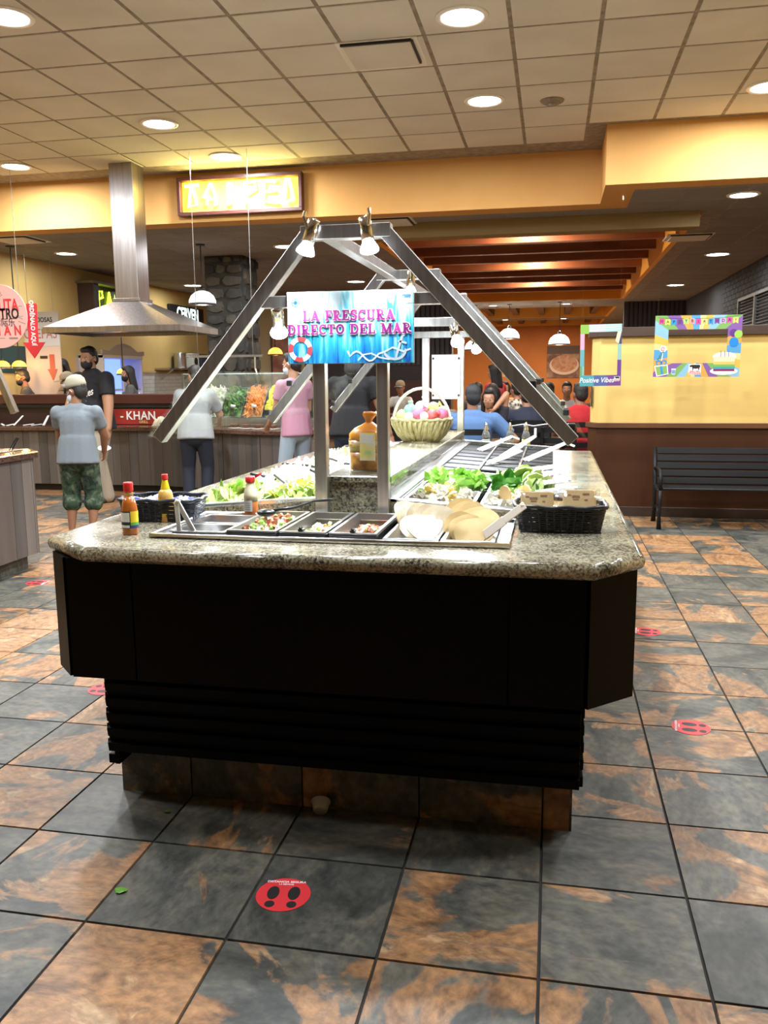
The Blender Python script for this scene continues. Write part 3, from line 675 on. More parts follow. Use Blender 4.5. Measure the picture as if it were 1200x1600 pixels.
# ------------------------------------------------------------------ blue seafood sign on the frame
def plank_print():
    m = bpy.data.materials.new('blue_plank_print'); m.use_nodes = True; nt = m.node_tree; L = nt.links.new; b = nt.nodes['Principled BSDF']
    tc = nd(nt,'ShaderNodeTexCoord'); mp = nd(nt,'ShaderNodeMapping'); mp.inputs['Scale'].default_value = (26,1,3.2); L(tc.outputs['Object'], mp.inputs[0])
    n = nd(nt,'ShaderNodeTexNoise'); n.inputs['Scale'].default_value = 1.6; n.inputs['Detail'].default_value = 6; n.inputs['Distortion'].default_value = .8; L(mp.outputs[0], n.inputs['Vector'])
    sx = nd(nt,'ShaderNodeSeparateXYZ'); L(tc.outputs['Object'], sx.inputs[0])
    mz = nd(nt,'ShaderNodeMath', operation='MULTIPLY_ADD'); mz.inputs[1].default_value = 1.3; L(sx.outputs[2], mz.inputs[0]); L(n.outputs[0], mz.inputs[2])
    cr = nd(nt,'ShaderNodeValToRGB'); ramp(cr, [(.24,(.01,.13,.62)),(.38,(.02,.40,.82)),(.47,(.05,.62,.86)),(.56,(.36,.84,.93)),(.66,(.82,.96,1.0))]); L(mz.outputs[0], cr.inputs[0])
    L(cr.outputs[0], b.inputs['Base Color']); b.inputs['Roughness'].default_value = .5
    out = nt.nodes['Material Output']; tr = nd(nt,'ShaderNodeBsdfTranslucent'); L(cr.outputs[0], tr.inputs[0]); x = nd(nt,'ShaderNodeMixShader'); x.inputs[0].default_value = .4
    L(b.outputs[0], x.inputs[1]); L(tr.outputs[0], x.inputs[2]); L(x.outputs[0], out.inputs[0])
    return m
sg = thing('hanging_sign','blue wood-print sign reading LA FRESCURA DIRECTO DEL MAR on the steel frame','sign',(-.736,.791,1.638))
PK = plank_print(); pw_ = .474/10
for k in range(10): MB().box((-.237+k*pw_+.0006,0,-.129),(-.237+(k+1)*pw_-.0006,.004,.129)).build('plank', PK, sg)
MB().box((-.239,.0042,-.131),(.239,.008,.131)).build('backing', M('sign_back', (.85,.95,1.), .6), sg)
PURP = M('purple_letters', (.17,.012,.14), .6, spec=.1, var=(9,(.36,.04,.24),2))
def outline(s, size, z):
    serif_line(s, size, WHITE, sg, -.003, -.0006, z, .16, 'letter_outline'); serif_line(s, size, PURP, sg, -.003, -.0022, z)
outline('LA FRESCURA', .036, .044); outline('DIRECTO DEL MAR', .036, -.006)
m = MB(); m.ring((-.205,-.0008,.092),.013,.016); m.ring((-.205,-.0008,.092),.019,.0205)
for k in range(8):
    a = k*PI/4; r = .021 if k%2 == 0 else .013
    poly(m, [(-.205+r*math.cos(a),.092+r*math.sin(a)),(-.205+.004*math.cos(a+.8),.092+.004*math.sin(a+.8)),(-.205-.002*math.cos(a),.092-.002*math.sin(a)),(-.205+.004*math.cos(a-.8),.092+.004*math.sin(a-.8))],-.0009)
m.build('compass_print', M('compass_blue', (.03,.13,.42), .5), sg)
for k in range(8):
    a0 = k*PI/4+.25; c = (-.190,-.0008-.0003*(k%2),-.078)
    MB().ring(c,.029,.046,6,a0,a0+PI/4).build('lifebuoy_print', M('buoy_red', (.75,.06,.07), .5) if k%2 else WHITE, sg)
m = MB(); ANCH = M('anchor_grey', (.52,.60,.72), .5)
ribbon(m, [(.195,-.035),(.172,-.112)], .008, -.001); ribbon(m, arc(.168,-.085,.04,.032,190,372,12), [.002]+[.009]*11+[.002], -.001); ribbon(m, [(.18,-.052),(.212,-.060)], .007, -.001); m.ring((.199,-.001,-.025),.006,.010)
m.build('anchor_print', ANCH, sg)
m = MB(); ribbon(m, [(-.01,-.085)]+[(.0+k*.012,-.105+.018*math.sin(k*.75)) for k in range(10)]+[(.13,-.09),(.16,-.075),(.2,-.09),(.228,-.08)], .006, -.0009); ribbon(m, [(.03,-.12),(.05,-.1),(.08,-.095),(.11,-.11),(.15,-.118)], .005, -.0012)
m.build('rope_print', M('rope_print', (.66,.78,.90), .5), sg)
cow_logo(sg, .212,-.0008,.103,.034,M('compass_blue', (.03,.13,.42), .5),M('logo_pink',(.85,.10,.35),.5))
MB().box((-.05,.008,.08),(-.02,.022,.12)).box((.02,.008,.08),(.05,.022,.12)).build('clip', STEEL, sg)

# ------------------------------------------------------------------ things standing on the granite
ZT = .93
ft = thing('steel_tray','long shallow steel tray let into the front of the granite worktop','steel tray',(-.715,.515,ZT))
m = MB(); a, b = .595, .232
m.tube([(-a,-b,.008),(a,-b,.008),(a,b,.008),(-a,b,.008),(-a,-b,.008)], .009, 8); m.build('rolled_rim', STEEL2, ft, smooth=True)
m = MB(); m.box((-a,-b,.002),(a,-b+.06,.005)).box((-a,b-.035,.002),(a,b,.005))
for x0, x1 in ((-a,-.555),(-.365,-.345),(.375,.385),(.545,a)): m.box((x0,-b+.06,.002),(x1,b-.035,.005))
m.build('deck', STEEL2, ft)
def tray_pan(x0, x1, y0, y1, h, label, mat=STEEL2, z=.942, rim=.012, name='food_pan'):
    t = thing(name, label, 'food pan', ((x0+x1)/2,(y0+y1)/2,z), group='pans in the front tray')
    pan_mesh(x1-x0, y1-y0, h, mat, rim).build('pan', mat, t); return t
tray_pan(-1.275,-1.075,.345,.50,.05,'empty steel pan at the front left of the tray, under the white tongs')
tray_pan(-1.275,-1.075,.515,.70,.05,'empty steel pan behind the other empty one in the tray')
STIN = M('stained_steel', (.40,.38,.36), .35, .9)
foods = [(-1.06,-.885,'black framed pan of mixed ceviche with a black spoon',[F_WHITE,F_TOM,F_LET],'mixed_ceviche','chopped ceviche with tomato and greens under the black spoon'),
         (-.875,-.715,'black framed pan nearly empty with corn bits beside the ceviche',[F_WHITE,F_CUC,F_TOM],'corn_relish','scattered corn and onion bits in the middle black framed pan'),
         (-.705,-.545,'black framed pan of red salsa beside the white tostadas',[F_TOM,F_WHITE,F_LET],'red_salsa','chopped red salsa in the pan beside the tostadas')]
for k, (x0,x1,lab,ms,nm,fl_) in enumerate(foods):
    t = tray_pan(x0,x1,.325,.735,.055,lab,STIN,.955)
    m = MB(); m.box((0,0,-.022),(x1-x0,.008,-.004)).box((0,.402,-.022),(x1-x0,.41,-.004)).box((0,.008,-.022),(.006,.402,-.004)).box((x1-x0-.006,.008,-.022),(x1-x0,.402,-.004))
    o = m.build('black_collar', BLACKP, t, bevel=.002); o.location = (-(x1-x0)/2,-.205,0)
    w = x1-x0-.05; h = (.045,.016,.014)[k]; m = grid_heap(w,.30,h,60+k,12,.012); m.cur = 0; chunks(m,w*.95,.28,h*.7,(90,40,40)[k],.016,70+k,'cube',.01); m.cur = 1; chunks(m,w*.9,.27,h,(24,10,44)[k],.014,80+k,'cube',.01); m.cur = 2; chunks(m,w*.9,.27,h,(24,8,8)[k],.014,90+k,'ball',.01)
    o = m.build(nm, ms); o.location = ((x0+x1)/2,.53,.955-.053); tag(o, fl_, 'salad', None, 'stuff')
tray_pan(-.525,-.345,.315,.70,.05,'steel pan of white tostadas in the front tray')
tray_pan(-.335,-.165,.30,.70,.045,'shallow pan holding the yellow corn tortillas',STEEL2,.944)
TOST = M('white_tostada', (.70,.58,.38), .6, var=(30,(.80,.74,.58),3)); TORT = M('corn_tortilla', (.46,.31,.11), .65, var=(16,(.54,.39,.16),4))
def disc(name, label, cat, r, mat, loc, rot, group, fold=0, seed=0):
    rr = random.Random(seed); n = 20; m = MB(); vs = []
    for lay in (0,1):
        vs.append((0,0,lay*.004))
        for k in range(n):
            t = 2*PI*k/n; q = r*(1+.03*(rr.random()-.5)); x, y = q*math.cos(t), q*math.sin(t); z = fold*x*x/r+.004*math.sin(3*t+seed)
            vs.append((x,y,z+lay*.004))
    fs = [(0,1+(k+1)%n,1+k) for k in range(n)]+[(n+1,n+2+k,n+2+(k+1)%n) for k in range(n)]+[(1+k,1+(k+1)%n,n+2+(k+1)%n,n+2+k) for k in range(n)]
    o = m.add(vs, fs).build(name, mat, None, False); smooth_angle(o, 50); o.location = loc; o.rotation_euler = rot
    return tag(o, label, cat, group)
for k in range(5):
    disc('tostada','round white tostada leaning in the steel pan beside the tortillas','tostada',.066,TOST,(-.500+.032*k,.630-.024*k,.958),(1.10,.1*k-.2,1.15-.30*k),'white tostadas',.15,k)
for k in range(2):
    disc('tostada','round white tostada lying in a low heap at the pan front','tostada',.062,TOST,(-.430+.020*k,.470-.030*k,.952),(.62-.12*k,.1*k-.1,.25*k),'white tostadas lying in front',.4,20+k)
for k in range(5):
    disc('tortilla','yellow corn tortilla standing in the rear stack of the tray','tortilla',.074,TORT,(-.298+.017*k,.655-.026*k,.962-.004*k),(1.0-.04*k,0,(.30,-.12,.25,-.30,-.42)[k]),'standing corn tortillas',.12,40+k)
for k in range(3):
    disc('tortilla','small yellow corn tortilla leaning in front of the rear stack','tortilla',.060,TORT,(-.292+.022*k,.500-.026*k,.952-.003*k),(.95-.08*k,0,.25-.25*k),'leaning corn tortillas',.15,60+k)

def bottle(name, label, loc, prof, liquid, parts):
    t = thing(name, label, 'bottle', loc, group=None)
    MB().lathe(prof, 22).build('body', liquid, t, smooth=True)
    for nm, pf, mat in parts: MB().lathe(pf, 22).build(nm, mat, t, smooth=True)
    return t
REDCAP = M('red_cap', (.72,.03,.03), .35)
HOT = M('hot_sauce', (.42,.10,.015), .18, var=(20,(.5,.14,.02),2), coat=.5)
t = bottle('sauce_bottle','hot sauce bottle with red cap and black and yellow label at the left corner',(-1.412,.335,ZT),
    [(0,0),(.0255,0),(.0275,.004),(.0275,.086),(.024,.105),(.0165,.132)],HOT,
    [('neck',[(.0165,.132),(.0135,.146),(.0125,.150)],M('sauce_foam',(.75,.42,.16),.3)),('cap',[(.0,.147),(.0155,.147),(.0165,.150),(.0165,.176),(.015,.180),(0,.180)],REDCAP)])
def wrap_label(t, r, z0, z1, a0, a1, mat, name='label_print'):
    m = MB(); n = 10; vs = []
    for k in range(n+1):
        a = math.radians(a0+(a1-a0)*k/n)
        for z in (z0,z1): vs.append((r*math.cos(a),r*math.sin(a),z))
    return m.add(vs, [(2*k,2*k+2,2*k+3,2*k+1) for k in range(n)]).build(name, mat, t, True)
LBW = M('label_white', (.80,.80,.78), .5); LBY = M('label_yellow', (.85,.62,.03), .5); LBB = M('label_black', (.02,.02,.025), .5)
wrap_label(t,.0280,.024,.082,195,302,LBB); wrap_label(t,.0283,.046,.078,205,296,LBW); wrap_label(t,.0283,.026,.035,215,294,LBW); wrap_label(t,.0280,.024,.082,302,405,LBY); wrap_label(t,.0283,.024,.034,302,405,M('label_blue',(.02,.05,.2),.5)); wrap_label(t,.02825,.034,.044,302,405,M('label_green',(.12,.42,.05),.5))
YEL = M('yellow_sauce', (.66,.36,.06), .25, var=(30,(.7,.45,.14),2), coat=.4)
t = bottle('sauce_bottle','yellow sauce bottle with red cap standing against the left basket',(-1.405,.60,ZT),
    [(0,0),(.026,0),(.0275,.004),(.0275,.098),(.024,.112),(.016,.122)],YEL,
    [('neck',[(.0165,.120),(.0165,.124),(.0105,.152),(.0105,.157)],M('yellow_sleeve',(.86,.66,.02),.35)),('cap',[(0,.156),(.0112,.156),(.0118,.158),(.0118,.174),(.0105,.177),(0,.177)],REDCAP)])
wrap_label(t,.0281,.022,.088,215,330,LBY); wrap_label(t,.0284,.032,.048,262,300,LBB)
t = bottle('sauce_bottle','clear sauce bottle with open red flip cap and orange remnant',(-1.128,.755,ZT),
    [(0,0),(.0255,0),(.027,.004),(.027,.058),(.0268,.062)],M('orange_sauce',(.80,.25,.06),.25,coat=.4),
    [('upper',[(.0270,.058),(.027,.085),(.022,.108),(.0155,.128),(.0155,.133)],M('milky_plastic',(.86,.82,.60),.35,sub=.6)),('cap',[(0,.132),(.0175,.132),(.0185,.135),(.0185,.150),(.016,.155),(0,.155)],REDCAP)])
wrap_label(t,.0276,.022,.064,215,300,LBW)
for k in range(4): wrap_label(t,.0278,.029+k*.008,.0315+k*.008,225,285,M('label_grey',(.35,.35,.35),.5))
MB().prism(arc(0,0,.017,.012,0,360,14), 0, .008).build('flip_lid', REDCAP, t, loc=(.036,0,.156), rot=(0,-.5,0))

BASK = M('black_wicker', (.012,.012,.015), .4)
BASKB = M('navy_wicker', (.012,.016,.028), .4)
def wicker_basket(label, loc, w, d, h, flare, mat, rot=0):
    t = thing('wicker_basket', label, 'basket', loc, (0,0,rot), 'black woven baskets on the bar'); rr = random.Random(int(w*1000))
    def loop(s, z, wob):
        P = []
        for k in range(41):
            a = 2*PI*k/40; c, s_ = math.cos(a), math.sin(a); q = (abs(c)**5+abs(s_)**5)**(-1/5)
            P.append((w/2*s*c*q, d/2*s*s_*q, z+wob*math.sin(a*10+z*400)))
        return P
    m = MB(); n = int(h/.0075)
    for k in range(n): m.tube(loop(1-flare*(1-k/n), .004+k*.0075, .0015), .0042, 5, False)
    m.build('weave', mat, t, True)
    m = MB(); m.tube(loop(1.02, h+.002, .003), .007, 7, False); m.build('rim', mat, t, True)
    m = MB()
    for k in range(40):
        a = 2*PI*k/40; c, s_ = math.cos(a), math.sin(a); q = (abs(c)**5+abs(s_)**5)**(-1/5)
        m.tube([(w/2*(1-flare)*c*q,d/2*(1-flare)*s_*q,.002),(w/2*.985*c*q,d/2*.985*s_*q,h)], .0045, 5)
    o = m.build('stake', mat, t); o['kind'] = 'stuff'
    MB().box((-w/2*(1-flare),-d/2*(1-flare),0),(w/2*(1-flare),d/2*(1-flare),.005)).build('base', mat, t)
    return t
wicker_basket('black wicker basket of foil packets behind the sauce bottles',(-1.445,.665,ZT),.30,.20,.078,.10,BASKB,.12)
wicker_basket('black wicker basket of wrapped crackers on the right of the bar',(.035,.66,ZT),.305,.20,.086,.12,BASK,.04)
FOIL = M('foil_packet', (.72,.72,.76), .25, .7, var=(18,(.9,.9,.92),3)); FOILB = M('foil_blue', (.06,.07,.35), .4)
def packet(name, label, cat, loc, rot, s, mats, group, seed):
    rr = random.Random(seed); m = MB(); n = 6; vs = []
    for j in range(n+1):
        for i in range(n+1):
            u, v = i/n*2-1, j/n*2-1; e = (1-u**4)*(1-v**4)
            vs.append((u*s[0]/2, v*s[1]/2, s[2]*.5*e+(rr.random()-.5)*.004))
    k0 = len(vs)
    vs += [(x,y,-z) for x,y,z in vs[:k0]]
    fs = [(j*(n+1)+i,j*(n+1)+i+1,(j+1)*(n+1)+i+1,(j+1)*(n+1)+i) for j in range(n) for i in range(n)]
    m.add(vs, fs+[tuple(k0+q for q in reversed(f)) for f in fs])
    t = thing(name, label, cat, loc, rot, group); m.build('wrapper', mats[0], t, True)
    MB().prism(arc(0,0,s[0]*.22,s[1]*.25,0,360,12), s[2]*.5, s[2]*.5+.002).build('print', mats[1], t)
    return t
for k,(x,y,z,rx,ry,rz) in enumerate(((-1.545,.64,1.000,.5,.2,.3),(-1.495,.62,.999,.3,-.4,.8),(-1.452,.66,1.006,.25,.3,-.2),(-1.395,.66,1.0,.4,-.2,.6),(-1.345,.69,.998,.2,.3,.1),(-1.50,.70,.998,.2,.1,1.2),(-1.42,.71,.996,.3,.2,2.0))):
    packet('foil_packet','small silver foil packet with blue print in the left basket','packet',(x,y,z),(rx,ry,rz),(.065,.042,.012),(FOIL,FOILB),'foil packets in the left basket',k)
CRK = M('cracker', (.66,.42,.17), .6, var=(18,(.74,.52,.25),3)); CRKW = M('cracker_print', (.24,.10,.04), .5)
for k,(x,y,z,lab) in enumerate(((-.042,.62,1.030,'wrapped cracker pack on the left of the right hand basket'),(.100,.64,1.036,'wrapped cracker pack on the right of the right hand basket'))):
    t = thing('cracker_pack', lab, 'crackers', (x,y,z), (.95,0,.05-.02*k), 'cellophane cracker packs in the right basket')
    MB().box((-.056,-.036,-.006),(.056,.036,.006)).build('cracker', CRK, t, bevel=.003)
    MB().box((-.055,-.035,-.016),(.055,.035,-.008)).build('cracker', CRK, t, bevel=.003)
    for px, py, w, h in ((.022,.018,.022,.008),(-.012,.008,.026,.010),(.022,-.004,.010,.006),(-.034,.014,.012,.006),(-.012,-.003,.02,.005)): MB().box((px-w/2,py-h/2,.0062),(px+w/2,py+h/2,.0068)).build('print', CRKW, t)
    m = grid_heap(.14,.085,.010,k+5,8,.006); m.build('cellophane', PLASTIC, t, True, loc=(0,0,.003))
for k,(x,y) in enumerate(((-.05,.70),(.02,.72),(.10,.72))):
    t = thing('cracker_pack','cracker pack lying flat behind the two upright packs','crackers',(x,y,1.0),(.25,.1,.3*k),'flat cracker packs in the right basket'); MB().box((-.04,-.028,-.01),(.04,.028,.01)).build('cracker', CRK, t, bevel=.003); grid_heap(.10,.07,.012,k+9,8,.006).build('cellophane', PLASTIC, t, True, loc=(0,0,.008))

# tongs and spoons
def tongs(label, a, b, mat, spread=.02, bend=None, group='tongs on the serving bar', w=.016):
    a = Vector(a); b = Vector(b); d = (b-a); L_ = d.length; t = thing('serving_tongs', label, 'tongs', a, group=group)
    side = d.cross(Vector((0,0,1))).normalized()
    for s in (-1,1):
        p = [Vector((0,0,0))+side*s*spread*.7+Vector((0,0,0)), d*.5+side*s*spread, d*.92+side*s*spread*.3, d]
        m = MB()
        for i in range(3): m.bar(p[i],p[i+1],w if i else w*1.25,.005,Vector((0,-.8,.6)) )
        if bend and s > 0: m.bar(p[3],p[3]+Vector(bend),w*.7,.005,Vector((0,-.8,.6)))
        m.build('arm', mat, t, bevel=.0012)
    MB().bar(d*.96-side*spread*.6,d*.96+side*spread*.6,.014,.010).build('hinge', mat, t, bevel=.001)
    return t
t = thing('serving_tongs','white plastic tongs standing as an upturned V in the empty pans','tongs',(-1.247,.37,.93))
MB().bar((0,0,-.02),(-.008,0,.108),.016,.006,(0,1,0)).build('arm', WHITEP, t, bevel=.0015)
MB().bar((.062,.01,-.02),(-.006,.004,.110),.017,.006,(0,1,0)).build('arm', WHITEP, t, bevel=.0015)
MB().tube([(-.012,.002,.102),(-.006,.003,.114),(.002,.004,.108)], .008, 8).build('hinge', WHITEP, t, smooth=True)
tongs('cream plastic tongs leaning out of the tortilla pan',(-.205,.42,.945),(-.078,.40,1.050),M('cream_plastic',(.80,.72,.62),.4),.006,None,w=.026)
for k,(a,b,bd,lab) in enumerate((((-.45,3.13,.985),(-.26,4.0-.55,1.05),(.05,.02,-.02),'white tongs with hooked tip at the back of the black bars, beside the ledge'),
    ((-.28,2.69,.985),(-.10,3.15,1.075),(.0,.01,.05),'white tongs pointing up from the middle black bars'),
    ((-.14,2.5,.985),(.09,2.95,1.05),(.05,-.02,-.02),'white tongs with hooked tip over the right rim at the back'),
    ((-.16,1.90,.985),(.075,2.00,1.015),None,'white tongs lying over the rim above the purple onion'),
    ((-.10,1.74,.985),(.095,1.78,1.01),None,'broad white tongs over the right rim next to the onion pan'),
    ((-.13,1.39,.99),(.09,1.40,1.01),None,'white tongs over the right rim beside the cucumber'),
    ((-.06,1.14,.985),(.11,1.17,1.005),None,'nearest white tongs hanging over the right rim'),
    ((-.33,2.35,.985),(-.17,2.72,1.02),None,'white tongs lying flat on the middle black bars'))):
    tongs(lab,a,b,WHITEP,.012,bd,w=.021)
BT = M('black_tong', (.010,.011,.012), .3)
for k,(pts,lab) in enumerate(((((-1.20,1.40,.985),(-1.30,1.44,1.0),(-1.385,1.46,1.01)),'short black spoon handle at the outer rim of the left well'),
    (((-1.05,1.22,.98),(-1.15,1.28,.985),(-1.24,1.38,1.015)),'curved black spoon handle above the cucumber salad'),
    (((-1.10,1.85,.985),(-1.25,1.92,1.005),(-1.38,1.92,1.01)),'long black tong handle over the grated cheese'),
    (((-1.08,2.15,.985),(-1.2,2.25,1.005),(-1.29,2.30,1.02)),'black tong handle further back in the left well'),
    (((-1.0,1.55,.98),(-1.08,1.62,.99),(-1.15,1.66,1.01)),'black spoon handle beside the vegetable mix'),
    (((-.93,2.1,.985),(-.99,2.05,1.0),(-1.05,1.95,1.01)),'black tongs lying near the bread bag'))):
    t = thing('serving_spoon', lab, 'spoon', pts[0], group='black serving spoons in the left well'); p0 = Vector(pts[0])
    MB().tube([Vector(p)-p0 for p in pts], [.006,.0065,.0075], 8).build('handle', BT, t, smooth=True); MB().ell((0,0,-.006),(.028,.022,.010)).build('bowl', BT, t, smooth=True)
t = thing('serving_spoon','black ladle lying across the ceviche pan','spoon',(-.985,.52,.985)); MB().ell((0,0,0),(.034,.03,.014)).build('bowl', BT, t, smooth=True)
MB().tube([(.02,.01,.006),(.08,.08,.008),(.13,.16,.022),(.19,.19,.022)], .0055, 8).build('handle', BT, t, smooth=True)
for x, y in ((-.80,.335),(-.625,.335)):
    t = thing('pan_clip','small black clip on the front edge of a black framed pan','clip',(x,y,.962),group='black pan clips'); MB().box((-.009,-.018,-.004),(.009,.01,.006)).build('clip_body', BT, t, bevel=.003); MB().box((-.004,-.02,.006),(.004,.0,.012)).build('tab', BT, t, bevel=.002)
for k,(x,y,lab) in enumerate(((-.98,2.55,'white plastic spatula near the far end of the left well'),(-1.02,3.05,'white plastic lid leaning at the far end of the left well'))):
    t = thing('serving_spatula', lab, 'utensil', (x,y,1.0)); MB().box((-.05,-.03,-.003),(.05,.03,.003)).build('blade', WHITEP, t, bevel=.002, rot=(.2,-.3,.2)); MB().bar((-.04,0,0),(-.17,.02,.03),.018,.008).build('handle', WHITEP, t, bevel=.002)

# bread bag on the ledge
bg = thing('bread_bag','orange printed bag of sliced bread with twisted top on the granite ledge','bread',(-.728,1.03,1.083),(0,0,-.12))
BAGO = M('orange_bag', (.62,.17,.008), .25, var=(16,(.72,.30,.03),4), coat=.3); BAGB = M('bread_brown', (.24,.075,.012), .3, var=(22,(.50,.26,.05),4), coat=.3)
def blob(prof, w, d, n=20, p=4., seed=0, wob=.004):
    rr = random.Random(seed); m = MB(); vs = []
    for sx, sy, z, ox in prof:
        for k in range(n):
            a = 2*PI*k/n; c, s_ = math.cos(a), math.sin(a); q = (abs(c)**p+abs(s_)**p)**(-1/p)
            vs.append((ox+w/2*sx*c*q+(rr.random()-.5)*wob, d/2*sy*s_*q+(rr.random()-.5)*wob, z+(rr.random()-.5)*wob*.5))
    R = len(prof); fs = [(i*n+k,i*n+(k+1)%n,(i+1)*n+(k+1)%n,(i+1)*n+k) for i in range(R-1) for k in range(n)]
    fs += [tuple(range(n-1,-1,-1)), tuple((R-1)*n+k for k in range(n))]
    return m.add(vs, fs)
blob([(.9,.9,.003,0),(.97,.97,.012,0),(.98,1,.05,.002),(1,1,.075,0)],.135,.10,seed=1).build('loaf_window', BAGB, bg, True)
blob([(1,1,.075,0),(1,1,.10,-.002),(1.0,1,.125,-.004)],.135,.10,seed=2).build('printed_band', M('bag_print',(.22,.12,.04),.3,var=(30,(.52,.38,.14),4,0,(1,1,4)),coat=.3), bg, True)
blob([(1.,1,.125,-.004),(.98,.95,.150,-.004),(.75,.7,.172,.002),(.42,.4,.184,.008),(.2,.22,.194,.010),(.22,.25,.206,.010),(.40,.38,.226,.012),(.36,.34,.236,.014)],.135,.10,seed=3,wob=.006).build('bag_top', BAGO, bg, True)
MB().box((-.012,-.0545,.045),(.052,-.0525,.155)).build('price_label', M('bag_label',(.86,.80,.20),.4,var=(25,(.90,.90,.72),2)), bg)
MB().box((-.006,-.0555,.115),(.046,-.0545,.148)).build('label_print', M('bag_label_white',(.85,.88,.9),.4), bg)
MB().box((.008,-.0555,.070),(.036,-.0545,.085)).build('label_print', M('bag_label_green',(.5,.72,.32),.4), bg)

# twig basket of sweets
tb = thing('gift_basket','pale twig basket with arched handle on the ledge','basket',(-.737,2.55,1.083))
TW = M('pale_twig', (.30,.26,.10), .6, var=(40,(.44,.40,.20),3)); m = MB()
for k in range(34):
    a = 2*PI*k/34; a2 = a+.10*math.sin(k*2.1); 
    o = MB().tube([(.095*math.cos(a),.085*math.sin(a),.004),(.135*math.cos(a2),.12*math.sin(a2),.045+.004*math.sin(k)),(.168*math.cos(a),.15*math.sin(a),.105),(.172*math.cos(a+.05),.152*math.sin(a+.05),.128)], [.011,.012,.012,.009], 6).build('twig', TW, tb, True)
m = MB(); m.tube([(.172*math.cos(2*PI*k/36),.152*math.sin(2*PI*k/36),.128+.005*math.sin(k*2.5)) for k in range(37)], .011, 6, False); m.build('rim', TW, tb, True)
MB().lathe([(0,0),(.1,0),(.1,.008),(0,.008)], 20).build('base', TW, tb)
MB().tube([(.168*math.cos(PI*k/20),0,.10+.205*math.sin(PI*k/20)) for k in range(21)], .0085, 8).build('handle', M('basket_handle',(.66,.66,.60),.4), tb, smooth=True)
cols = {'green':(.16,.62,.36),'pink':(.80,.13,.30),'white':(.85,.80,.80),'yellow':(.86,.66,.12),'red':(.75,.04,.05),'lime':(.60,.72,.18)}
for k,(x,y,z,r,c,lab) in enumerate(((-.062,-.02,.185,.038,'green','green wrapped sweet'),(.0,.03,.195,.046,'white','large white wrapped sweet'),(-.005,-.06,.165,.045,'pink','pink striped sweet at the front'),(.068,.02,.195,.036,'yellow','tall yellow wrapped sweet'),(.07,-.07,.155,.036,'red','red bow shaped sweet'),(.115,-.01,.155,.042,'pink','pink sweet at the handle foot'),(-.115,-.02,.15,.036,'lime','lime wrapped sweet'),(.115,.04,.175,.030,'yellow','small yellow sweet'),(-.06,-.09,.145,.030,'white','small white sweet near the rim'),(.03,-.10,.148,.028,'white','small white sweet beside the red bow'))):
    t = thing('wrapped_sweet', lab+' in the twig basket', 'sweet', (-.737+x,2.55+y,1.083+z), (.3*k,.2*k,.5*k), 'wrapped sweets in the twig basket')
    mt = M('sweet_'+c, cols[c], .35, var=(14,tuple(min(.95,v*1.25+.18) for v in cols[c]),3))
    MB().ell((0,0,0),(r,r*.9,r*.85),14,9).build('body', mt, t, True); MB().lathe([(.004,r*.8),(r*.45,r*1.25),(r*.5,r*1.27)],8).build('twist', mt, t)
# cruets at the far end
for x, liq, lab in ((-.455,(.55,.55,.52),'clear glass cruet with chrome pourer at the far left of the bar end'),(-.285,(.30,.26,.2),'middle glass cruet at the far bar end'),(-.175,(.62,.58,.12),'glass cruet of yellow oil at the far bar end')):
    t = thing('oil_cruet', lab, 'bottle', (x,3.715,ZT)); MB().lathe([(0,0),(.03,0),(.031,.005),(.031,.07),(.028,.085)],18).build('oil', M('cruet_%d'%(x*1000),liq,.15,coat=.6), t, True)
    MB().lathe([(.029,.085),(.031,.1),(.02,.135),(.016,.145)],18).build('shoulder', M('cruet_glass',(.55,.6,.6),.1,trans=.7), t, True); MB().lathe([(.0175,.143),(.018,.150),(.010,.180),(.006,.200),(0,.202)],14).build('pourer', CHROME, t, True)

# ------------------------------------------------------------------ floor: distance stickers, cup, leaves
def sticker(x, y, rot, label):
    t = thing('floor_sticker', label, 'floor sticker', (x,y,.0008), (0,0,rot), 'red distance stickers on the floor')
    MB().prism(arc(0,0,.078,.078,0,360,40), 0, .0008).build('disc', RED, t)
    for s in (-1,1):
        MB().prism([(s*.030+p*1.0, q) for p, q in arc(0,.006,.0175,.031,0,360,18)], .0009, .0014).build('sole_print', BLK, t)
        MB().prism([(s*.031+p, q) for p, q in arc(0,-.046,.0145,.015,0,360,14)], .0009, .0014).build('heel_print', BLK, t)
    text('lettering','DISTANCIA SEGURA', .0125, WHITE, t, (0,.059,.0012), (0,0,0), bold=.0004, depth=.0002)
    text('lettering','1.5 METROS', .0085, WHITE, t, (0,.047,.0012), (0,0,0), bold=.0003, depth=.0002)
sticker(-.72,-.192,.13,'nearest red floor sticker with black footprints in front of the bar')
sticker(.60,1.222,1.45,'red footprint sticker right of the bar, nearer of the two')
sticker(.562,2.572,1.45,'red footprint sticker right of the bar, farther of the two')
sticker(-3.63,3.055,-1.5,'red footprint sticker by the foot of the far left counter')
sticker(-2.055,1.20,-1.5,'red footprint sticker half hidden behind the left louvres of the bar')
t = thing('portion_cup','small translucent plastic cup lying on its side by the bar foot','cup',(-.735,.262,.027),(-1.05,.30,.35))
CUP = M('cup_plastic', (.55,.55,.54), .3, trans=.35)
MB().lathe([(0,-.018),(.022,-.018),(.0235,-.016),(.031,.018),(.0335,.018),(.0335,.020),(.030,.020),(.0225,-.0145),(0,-.0155)], 24).build('shell', CUP, t, True)
